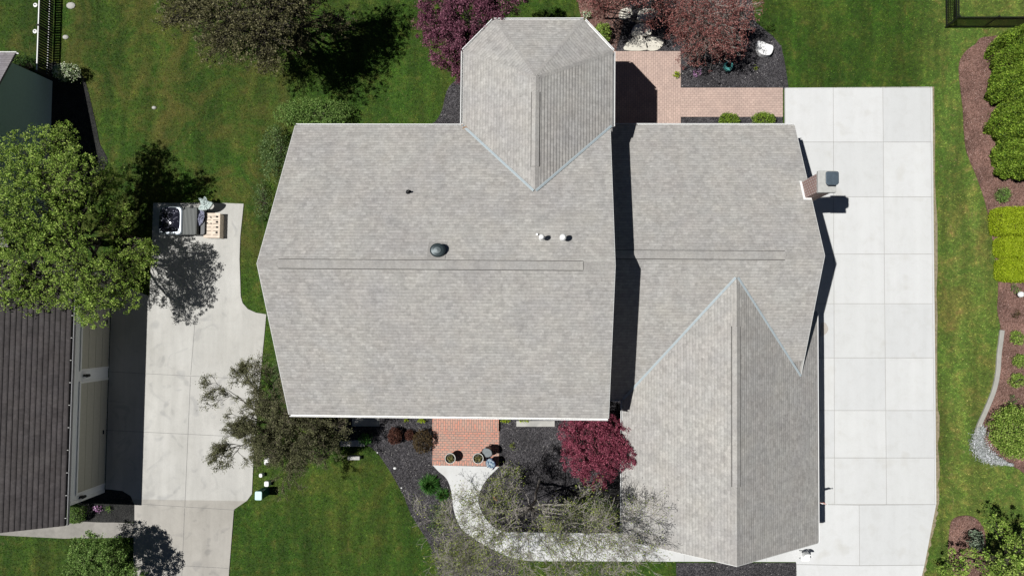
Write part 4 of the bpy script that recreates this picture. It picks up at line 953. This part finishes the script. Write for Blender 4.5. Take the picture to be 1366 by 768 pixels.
# white globe in the east bed
x, y = W(1362, 392.5, .5); root = empty('globe_lamp', (x, y, 0), 'white globe lamp standing in the red mulch at the right edge', 'lamp')
mb = MB(); mb.tube((x, y, 0), (x, y, .35), .03, .03, 8); mb.build('post', M['black'], root)
mb = MB(); mb.lathe(x, y, [(.05, .34), (.12, .40), (.15, .49), (.12, .58), (0, .64)], 20); mb.build('globe', M['white'], root)
# clay ornament
x, y = W(661, 664); mb = MB(); mb.lathe(0, 0, [(.10, 0), (.12, .05), (.05, .14), (0, .16)], 10, sx=1.3, sy=.6); o = mb.build('garden_ornament', M['flagred']); o.location = (x, y, .02); o.rotation_euler.z = -.9; tagk(o, 'small terracotta ornament in the dark round bed under the bare tree', 'ornament')

# ------------------------------------------------------------------ trees and shrubs
def lb(px, py, z, rpx, rz=None, ry=None):
    k_ = (H-z)/35/26; x, y = W(px, py, z); return (x, y, z, rpx*k_, (ry or rpx)*k_, rz or rpx*k_*.7)
make_tree('maple_tree', 'large bright green maple at the left edge between the neighbouring house and garage', 'tree', W(130, 325),
          [lb(50, 225, 4.9, 58, 1.3), lb(10, 300, 5.4, 55, 1.4), lb(75, 320, 4.9, 48, 1.2), lb(122, 378, 4.3, 46, 1.0), lb(170, 352, 3.3, 38, .8), lb(20, 375, 4.4, 40, .8), lb(90, 270, 4.4, 34, .8), lb(100, 228, 5.4, 34, .9), lb(8, 400, 4.2, 26, .4), lb(70, 392, 4.3, 28, .4), lb(125, 412, 4.2, 27, .5), lb(80, 190, 4.0, 30, .8), lb(148, 290, 2.6, 34, .8), lb(142, 240, 2.6, 30, .8), lb(168, 395, 3.6, 24, .5), lb(200, 335, 2.8, 18, .5), lb(40, 400, 4.1, 22, .4)],
          L['bright'], M['bark'], 3000, 22, .15, .072, .16, 1.8, .12)
make_tree('crabapple_tree', 'dark crabapple with sparse olive buds at the top of the rear lawn', 'tree', W(372, 40),
          [lb(300, 20, 5.6, 62, 1.5), lb(350, 45, 5.4, 55, 1.5), lb(360, -10, 5.9, 60, 1.6), lb(250, 5, 4.4, 40, 1.2), lb(405, 20, 4.2, 40, 1.2), lb(295, 62, 4.2, 34, 1.0), lb(362, 78, 4.0, 26, .9), lb(425, -20, 4.5, 38, 1.2), lb(400, 62, 3.4, 24, .7), lb(455, 30, 3.0, 26, .8), lb(225, 30, 3.6, 22, .7)],
          L['olive'], M['bark'], 1900, 15, .15, .075, .2, 1.2, .15, twig=1.0)
make_tree('plum_tree', 'purple-leaved tree beside the chamfered corner of the octagonal bay', 'tree', W(655, 75),
          [lb(590, 15, 4.2, 36, 1.2), lb(630, 30, 4.6, 46, 1.4), lb(660, -10, 5.2, 45, 1.3), lb(600, 60, 3.4, 34, 1.0), lb(620, 92, 2.8, 20, .8), lb(566, 40, 3.0, 18, .6), lb(635, 70, 3.2, 32, 1.0)],
          L['purple'], M['bark'], 850, 60, .20, .07, .14, .8, .4)
make_tree('japanese_maple', 'crimson Japanese maple in the front bed against the garage wing', 'tree', W(792, 585),
          [lb(790, 590, 3.0, 36, .8), lb(812, 605, 3.1, 32, .8), lb(775, 612, 2.4, 27, .7), lb(822, 585, 2.9, 24, .7), lb(795, 630, 2.2, 24, .6), lb(768, 580, 2.2, 24, .6), lb(833, 606, 3.3, 18, .45), lb(812, 572, 2.6, 22, .6), (1.1, -4.95, 2.3, .8, .6, .5), (1.55, -4.65, 3.2, .5, .4, .3), (1.6, -5.2, 2.9, .6, .5, .4)],  # the lobes in world coordinates are added to shade the mulch beside the wing
          L['crimson'], M['bark'], 800, 60, .15, .055, .1, .5, .4)
make_tree('laceleaf_maple', 'weeping pink-brown laceleaf maple overhanging the brick patio', 'tree', W(945, 40),
          [lb(935, 25, 3.2, 50, 1.0), lb(965, 35, 3.0, 42, .9), lb(910, 35, 2.4, 30, .9), lb(940, 62, 2.1, 34, .7), lb(990, 8, 3.0, 30, .7), lb(975, 62, 1.9, 24, .6), lb(930, -8, 3.5, 45, .9), lb(918, 78, 1.3, 18, .5)],
          L['pinkbrown'], M['bark_pale'], 1500, 15, .14, .055, .1, .6, .2, twig=1.0)
make_tree('redbud_tree', 'sparse reddish tree at the top edge shading the flagstones', 'tree', W(806, 25),
          [lb(815, -28, 4.6, 46, .7), lb(848, -32, 4.7, 42, .7), lb(795, -10, 4.2, 30, .5), lb(870, -10, 4.0, 28, .5), lb(835, -2, 3.6, 22, .4), lb(882, 8, 3.2, 20, .4), lb(868, 30, 2.4, 14, .3), lb(800, 12, 3.0, 20, .4)],
          L['pinkbrown'], M['bark'], 1300, 8, .24, .07, .05, 1.0, .08)
# budding tree at the south-west corner of the house: fine branches, then olive buds
def grow(p, d, L_, r, depth, segs, tips, up=.10, spread=.55, kids=(2, 4), shrink=.72):
    n = 3; pts = [Vector(p)]; d = Vector(d).normalized()
    for i in range(n):
        d = (d+Vector((random.gauss(0, .13), random.gauss(0, .13), random.gauss(0, .10)+up*.3))).normalized(); pts.append(pts[-1]+d*L_/n)
    for i in range(n): segs.append((pts[i], pts[i+1], r*(1-.28*i/n), r*(1-.28*(i+1)/n)))
    if depth == 0: tips.append(pts[-1]); tips.append(pts[-2]); return
    for k_ in range(random.randint(*kids)):
        t = random.choice((1, 2, 3, 3)); a = Vector((random.gauss(0, 1), random.gauss(0, 1), random.gauss(0, .6))); a -= d*a.dot(d); a.normalize()
        grow(pts[t], d+a*spread*random.uniform(.6, 1.3), L_*shrink*random.uniform(.8, 1.15), r*.58, depth-1, segs, tips, up, spread, kids, shrink)
def bare_tree(name, label, base, fork, targets, bark, depth, lmat, nl, lsize, r0=.1, group=None, kids=(2, 4), frac=.45, jit=.12, spread=.55, rmin=.007):
    root = empty(name, (base[0], base[1], 0), label, 'tree', group)
    link('trunk', branches(wob((*base, -.1), fork, r0*1.3, r0, 4, .03), 9), bark, root); segs = []; tips = []
    for t in targets:
        d = Vector(t)-Vector(fork); Lm = d.length*frac
        s_ = wob(fork, Vector(fork)+d*.4, r0*.55, r0*.38, 3, .05); segs += s_
        grow(Vector(fork)+d*.4, d, Lm, r0*.36, depth, segs, tips, kids=kids, spread=spread)
    segs = [(a, b, max(x, rmin), max(y, rmin*.8)) for a, b, x, y in segs]
    link('branches', branches(segs), bark, root)
    tp = np.array([tuple(t) for t in tips]); idx = rng.integers(0, len(tp), nl)
    p = tp[idx]+rng.normal(size=(nl, 3))*jit; tone = rng.random(len(tp))[idx]; p = p[p[:, 2] > .1]; tone = tone[:len(p)]
    leaf_mesh('crown', p, lsize, tone, lmat, root); return root
bx_, by_ = W(385, 560); fk = (bx_, by_, 1.0)
T = [W3(x, y, z) for x, y, z in ((350, 545, 4.0), (360, 580, 4.3), (390, 600, 3.6), (410, 580, 3.8), (345, 585, 3.6), (395, 575, 3.2), (440, 575, 2.8), (425, 610, 2.8), (285, 520, 3.2), (310, 530, 3.4), (320, 560, 3.8), (315, 590, 3.5), (300, 560, 3.4), (295, 610, 3.0), (330, 500, 3.6), (345, 560, 4.4), (335, 600, 3.6), (385, 590, 4.2), (400, 625, 3.2), (430, 590, 3.2), (460, 580, 2.6), (365, 540, 4.4), (360, 480, 3.0), (420, 560, 3.6), (335, 580, 4.0), (450, 600, 2.4), (375, 610, 4.0))]
bare_tree('budding_tree', 'dark fine-branched budding tree at the front corner of the house beside the west drive', (bx_, by_), fk, T, plain('olive_bark', (.10, .085, .06), .9, var=.3), 5, leaf('dull_olive_buds', (.06, .065, .028), (.14, .145, .07), (.27, .27, .14)), 70000, .05, .10, kids=(2, 4), frac=.28, jit=.06, rmin=.009)
bx_, by_ = W(720, 640); fk = W3(708, 676, 3.4)
T = [W3(x, y, z) for x, y, z in ((600, 700, 5.0), (620, 755, 6), (580, 740, 5), (660, 780, 6.5), (700, 760, 7), (740, 775, 7), (690, 720, 6.6), (650, 690, 5.5), (760, 720, 6.4), (800, 750, 6), (810, 700, 5.6), (770, 680, 5.5), (840, 730, 5.0), (690, 630, 4.6), (820, 790, 5.5), (790, 670, 5), (850, 690, 4.8), (585, 725, 4.2), (640, 740, 5.8), (680, 735, 6.2), (720, 735, 6.4), (640, 710, 5.4), (780, 770, 6.6), (600, 770, 5.5), (860, 665, 4.6), (620, 690, 4.6))]
bare_tree('bare_tree', 'pale-barked bare tree with few young leaves over the front path', (bx_, by_), fk, T, plain('grey_brown_bark', (.30, .275, .245), .85, var=.3), 5, L['sprig'], 17000, .055, .055, kids=(2, 4), frac=.33, jit=.12, rmin=.007, spread=.7)
# arborvitae row
def arbor(i, px, py, r, h, label):
    x, y = W(px, py); root = empty('arborvitae', (x, y, 0), label, 'conifer', 'arborvitae row along the east bed')
    n = 42000; t = rng.random(n)**.8; a = rng.random(n)*2*math.pi; lob = 1+.16*np.sin(a*5+i*2+t*5)+.10*np.sin(a*11+t*9+i)
    R_ = r*np.where(t < .18, .72+t*1.55, 1.0*(1-((t-.18)/.82)**1.6))*lob*(.80+.2*rng.random(n)**.4)
    p = np.stack([x+np.cos(a)*R_, y+np.sin(a)*R_, .05+t*h], 1)+rng.normal(size=(n, 3))*.03
    ax = np.stack([np.cos(a)*.55, np.sin(a)*.55, np.ones(n)], 1); tone = np.clip(.5+.5*np.sin(a*9+t*13+i)*np.cos(t*21)+rng.normal(size=n)*.15, 0, 1)
    leaf_mesh('foliage', p, .085, tone, L['arbor'], root, 'axis', ax, .55)
    link('trunk', branches(wob((x, y, -.1), (x, y, h*.85), .09, .02, 4, .01), 8), M['bark'], root)
arbor(0, 1338, 82, 1.15, 4.6, 'tallest arborvitae at the top end of the row by the metal fence')
arbor(1, 1333, 125, .95, 4.0, 'second arborvitae down from the metal fence')
arbor(2, 1334, 172, .98, 4.1, 'third arborvitae down from the metal fence')
arbor(3, 1340, 218, .95, 3.9, 'last arborvitae of the row, nearest the clipped lime hedges')
def hedge(px0, px1, py0, py1, h, label):
    x0, y1 = W(px0, py0, h); x1, y0 = W(px1, py1, h); cx, cy = (x0+x1)/2, (y0+y1)/2
    root = empty('clipped_hedge', (cx, cy, 0), label, 'hedge', 'clipped lime hedges in the east bed'); n = 22000
    u = rng.random((n, 3))*2-1; fc_ = rng.choice([0, 1, 2], n, p=[.24, .24, .52]); s_ = np.where(rng.random(n) < .5, -1, 1)
    for k_ in range(3): u[fc_ == k_, k_] = s_[fc_ == k_]*1.0
    u[(fc_ == 2), 2] = 1
    q = np.abs(u)**6; R_ = (q.sum(1))**(1/6); u /= np.maximum(R_, 1)[:, None]
    p = np.stack([cx+u[:, 0]*(x1-x0)/2, cy+u[:, 1]*(y1-y0)/2, h*.5+u[:, 2]*h*.48], 1); p -= (rng.random(n)**2*.12)[:, None]*u; p[:, 2] += .05*np.sin(p[:, 0]*5.1+p[:, 1]*2)*np.cos(p[:, 1]*6.3)*(u[:, 2] > .5); p += rng.normal(size=(n, 3))*.03
    leaf_mesh('foliage', p[p[:, 2] > .03], .055, (.5+.2*np.sin(p[:, 0]*7)*np.cos(p[:, 1]*9+p[:, 2]*6)+.12*rng.normal(size=n))[:(p[:, 2] > .03).sum()], L['lime'], root)
    mb = MB(); 
    for a_ in (-.3, 0, .3): mb.tube((cx+a_, cy, 0), (cx+a_*1.6, cy, h*.7), .03, .015, 6)
    mb.build('stems', M['bark'], root)
hedge(1334, 1405, 274.5, 313, 1.1, 'uppermost of the three clipped lime hedges')
hedge(1338.5, 1405, 315, 342.5, 1.0, 'middle clipped lime hedge, narrowest of the three')
hedge(1340, 1405, 344, 375, 1.0, 'lowest of the three clipped lime hedges, above the globe lamp')
# shrubs
bush('shrub', 'leafy pale green shrub along the rear wall at the house corner', 'shrub', 418, 152, 2.1, .75, 1.4, L['green'], 9000, .06, crad=.14, shell=.3)
bush('shrub', 'green shrub beside the west gable near the rear corner', 'shrub', 366, 205, .75, 1.5, 1.3, L['shadegreen'], 5500, .06, crad=.14, shell=.3)
bush('shrub', 'low green shrub at the west gable, below the larger corner shrubs', 'shrub', 350, 268, .5, 1.1, .6, L['shadegreen'], 1500, .055, crad=.14, shell=.3)
bush('shrub', 'low green shrub under the west gable beside the dark budding tree', 'shrub', 372, 505, .35, 1.3, .6, L['shadegreen'], 2600, .055, crad=.14, shell=.2)
bush('flowering_shrub', 'white-blossomed shrub at the end of the slatted fence', 'shrub', 92, 98, .72, .45, 1.0, L['green'], 1600, .06, flower=L['white'], crad=.12)
bush('shrub', 'dark shrub between the neighbouring house and the slatted fence', 'shrub', 32, 88, .9, .5, .8, L['darkgreen'], 1800, .06)
bush('shrub', 'pale-leaved straggly shrub beside the mauve roof corner', 'shrub', 22, 84, .3, .4, 1.0, L['green'], 260, .06)
bush('boxwood', 'round clipped boxwood at the corner of the white garage', 'shrub', 103, 684, .5, .5, .95, L['green'], 5000, .045, crad=.06, shell=.75)
bush('pink_flowers', 'small clump of pink flowers in the black bed by the garage', 'flower', 131, 678, .2, .16, .3, L['magenta'], 160, .05, z=.05)
bush('small_plant', 'small green plant beside the pink flowers in the black bed', 'plant', 145, 678, .13, .13, .25, L['green'], 160, .05, z=.05)
make_tree('dogwood_tree', 'round green leafy tree at the bottom left beside the west drive', 'tree', W(150, 745),
          [lb(118, 735, 2.0, 26, .6), lb(140, 750, 2.2, 28, .7), lb(155, 735, 1.8, 18, .5), lb(110, 760, 1.9, 24, .6), lb(170, 770, 1.9, 22, .6), (W(190, 760)[0]-.8, W(190, 760)[1], 2.6, .6, .6, .5)],
          L['green'], M['bark_mid'], 600, 40, .16, .07, .07, .5, .3)
for px, py, rx, ry, h, mt, lab in ((527, 581, .36, .42, .8, 'barberry', 'round dark red barberry, furthest from the brick porch'), (546.5, 580, .22, .26, .5, 'barberry', 'smallest dark red barberry, middle of the three'), (564, 588, .5, .62, .95, 'barberry2', 'largest bronze-topped barberry touching the brick porch')):
    bush('barberry', lab, 'shrub', px, py, rx, ry, h, L[mt], 3600 if rx > .3 else 1300, .045, group='barberries left of the porch', crad=.07, shell=.6)
spiky('daylily', 'bright green strappy daylily clump in the front mulch', 'plant', 573, 646, .62, .55, L['fern'], 420)
spiky('daylily', 'smaller green strappy clump lower in the front mulch', 'plant', 590, 660, .42, .4, L['fern'], 200)
bush('small_shrub', 'little bright green bush at the lawn corner under the budding tree', 'shrub', 487, 585, .38, .28, .4, L['fern'], 900, .05)
bush('small_plant', 'lime green plant at the front eave left of the porch', 'plant', 563, 560.5, .2, .12, .3, L['lime'], 200, .05)
bush('small_plant', 'tiny yellow-green plant at the front eave, left of the lime one', 'plant', 542, 559.5, .1, .08, .2, L['lime'], 70, .05)
bush('small_plant', 'low green plant at the front eave just right of the porch', 'plant', 674, 560.5, .22, .1, .2, L['lime'], 220, .05)
bush('small_plant', 'little yellow-green plant alone in the mulch right of the porch', 'plant', 684.5, 595, .18, .2, .25, L['sprig'], 120, .05)
bush('small_plant', 'low green plant behind the long pale slab', 'plant', 700, 560, .35, .1, .18, L['lime'], 200, .045)
bush('groundcover', 'loose grey-green groundcover below the daylilies', 'plant', 585, 690, .6, 1.1, .3, L['shadegreen'], 1100, .05, crad=.15, shell=.1)
bush('groundcover', 'patchy green groundcover at the bottom of the front mulch bed', 'plant', 612, 742, 1.6, 1.0, .3, L['sprig'], 2600, .05, crad=.18, shell=.1)
bush('groundcover', 'green leafy groundcover in the black bed under the bare tree', 'plant', 790, 685, 1.5, .9, .3, L['shadegreen'], 3000, .05, crad=.15, shell=.1)
bush('box_shrub', 'yellow-green shrub behind the garage wing, closer to the bay', 'shrub', 972, 160, .56, .35, .6, L['arbor'], 2400, .05, crad=.07, shell=.5, group='clipped shrubs on the rear garage wall')
bush('box_shrub', 'yellow-green shrub behind the garage wing, closer to the drive', 'shrub', 1018.5, 159.5, .62, .38, .62, L['arbor'], 2600, .05, crad=.07, shell=.5, group='clipped shrubs on the rear garage wall')
bush('small_plant', 'lime tuft growing at the edge of the brick patio', 'plant', 902.5, 100, .16, .17, .25, L['lime'], 220, .045, z=.045)
bush('pink_flowers', 'mauve flower clump in the grey mulch beside the patio', 'flower', 930, 98, .22, .2, .22, L['magenta'], 160, .05)
bush('small_plant', 'tiny yellow plant in the grey mulch below the white boulder', 'plant', 1008, 90, .09, .1, .12, L['lime'], 40, .045)
bush('shrub', 'bright green shrub at the corner of the octagonal bay', 'shrub', 804, 45, .45, .5, .9, L['bright'], 1500, .075)
bush('flowering_shrub', 'white-flecked little shrub on the red mulch behind the bay', 'shrub', 781, 21, .25, .22, .4, L['green'], 300, .05, flower=L['white'])
bush('shrub', 'leafy green shrub under the last arborvitae', 'shrub', 1337, 260, .38, .38, .6, L['green'], 900, .06)
for px, py, r, h, lab, mt in ((1353, 385, .25, .3, 'low green plant beside the white globe lamp', 'green'), (1355, 419, .22, .25, 'small bronze plant in the red mulch below the globe lamp', 'barberry2'), (1357, 451, .36, .55, 'upper of the three green shrubs beside the kerb', 'bright'), (1360, 481, .36, .55, 'middle of the three green shrubs beside the kerb', 'bright'), (1357, 507, .38, .6, 'lower of the three green shrubs beside the kerb', 'bright'), (1350, 533, .25, .2, 'flat little green plant above the large kerb shrub', 'shadegreen')):
    bush('shrub', lab, 'shrub', px, py, r, r, h, L[mt], 1000 if h > .3 else 160, .055)
bush('viburnum', 'large green shrub at the bottom of the curved kerb', 'shrub', 1352, 575, 1.15, 1.3, 1.8, L['bright'], 11000, .07, crad=.16, shell=.5)
# white edging flowers follow the kerb end
cx, cy = W(1322, 600); root = empty('white_flowers', (cx, cy, 0), 'white edging flowers in a crescent round the large kerb shrub', 'flower')
path = smooth_line(poly([(1310, 572), (1305, 590), (1313, 605), (1330, 614), (1350, 620)], .15), 8); P_ = np.array([tuple(p) for p in path]); n = 9000
i_ = rng.integers(0, len(P_), n); w_ = .30*np.sin(np.pi*np.clip(i_/len(P_)+.12, 0, 1))+.05; pp = np.stack([P_[i_, 0]+rng.normal(size=n)*w_*.55, P_[i_, 1]+rng.normal(size=n)*w_*.55, .05+.18*rng.random(n)], 1)
leaf_mesh('flowers', pp, .05, rng.random(n), L['whiteflower'], root); link('stems', branches(sum([wob((P_[j, 0], P_[j, 1], 0), (P_[j, 0]+random.uniform(-.1, .1), P_[j, 1]+random.uniform(-.1, .1), .15), .006, .003, 2) for j in range(0, len(P_), 2)], [])), M['bark_mid'], root)
bush('sage_shrub', 'silvery sage shrub in the small red mulch island', 'shrub', 1301, 720, .34, .5, .7, L['sage'], 1200, .07)
make_tree('young_maple', 'bright green leafy tree at the bottom right corner', 'tree', W(1330, 745),
          [lb(1340, 745, 3.0, 34, .7), lb(1360, 720, 2.6, 24, .6), lb(1310, 750, 2.2, 26, .6), lb(1385, 750, 3.0, 34, .8), lb(1345, 780, 2.8, 34, .7), lb(1275, 757, 1.0, 24, .5), lb(1330, 700, 2.2, 16, .5)],
          L['bright'], M['bark'], 300, 26, .18, .09, .08, .7, .2)

# ------------------------------------------------------------------ grass blades and mulch chips
def scatter_blades():
    x0, x1, y0, y1 = -31.5, 24.5, -15, 18; n = 620000
    x = rng.uniform(x0, x1, n); y = rng.uniform(y0, y1, n); keep = np.ones(n, bool)
    for pts in HARD: keep &= ~inpoly(x, y, pts)
    for (a, b, c, d) in ((XW+.3, XE, YS+.4, YN-.4), (AX0, AX1-.3, AYS, AYN-.4), (BX0+.4, BX1-.4, BY0+.3, 0), (OX0+.3, OX1-.3, 7, 12.4), (-40, wxg, ws, 2.2), (-40, nx, 3.5, ny1)): keep &= ~((x > a) & (x < b) & (y > c) & (y < d))
    x, y = x[keep], y[keep]; n = len(x); a = rng.random(n)*2*math.pi; L_ = .05+.06*rng.random(n); til = rng.uniform(.5, 1.45, n); w = .009+.006*rng.random(n)
    dx, dy = np.cos(a), np.sin(a); v = np.empty((n, 3, 3))
    v[:, 0] = np.stack([x-dy*w, y+dx*w, np.zeros(n)], 1); v[:, 1] = np.stack([x+dy*w, y-dx*w, np.zeros(n)], 1); v[:, 2] = np.stack([x+dx*L_*np.sin(til), y+dy*L_*np.sin(til), L_*np.cos(til)+.012], 1)
    me = bpy.data.meshes.new('grass'); me.vertices.add(n*3); me.vertices.foreach_set('co', v.astype(np.float32).ravel()); me.loops.add(n*3); me.loops.foreach_set('vertex_index', np.arange(n*3, dtype=np.int32))
    me.polygons.add(n); me.polygons.foreach_set('loop_start', np.arange(0, n*3, 3, dtype=np.int32)); me.update(calc_edges=True)
    tagk(link('grass', me, M['blades']), 'short patchy green and brown grass covering the lawns', 'grass', kind='stuff')
scatter_blades()
P_d, P_r = [], []
solid = [walk, pat, [(xa, y_s), (xb, y_s), (xb, 0), (xa, 0)]]
for name, pts, z, chip, dens in BEDS:
    if not chip: continue
    A = np.array([tuple(p)[:2] for p in pts]); lo, hi = A.min(0), A.max(0); n = int((hi-lo).prod()*dens); x = rng.uniform(lo[0], hi[0], n); y = rng.uniform(lo[1], hi[1], n)
    k_ = inpoly(x, y, [tuple(p)[:2] for p in pts])
    for s_ in solid: k_ &= ~inpoly(x, y, s_)
    (P_d if chip == 'd' else P_r).append(np.stack([x[k_], y[k_], z+.012+.02*rng.random(k_.sum())], 1))
for nm, P, m in (('mulch_chips', P_d, M['chip_dark']), ('red_mulch_chips', P_r, M['chip_red'])):
    P = np.concatenate(P); o = leaf_mesh(nm, P, .05, np.full(len(P), .5), m, None, 'flat'); tagk(o, 'loose dark mulch chips in the beds round the house' if nm == 'mulch_chips' else 'loose red-brown mulch chips in the outer beds', 'mulch', kind='stuff')
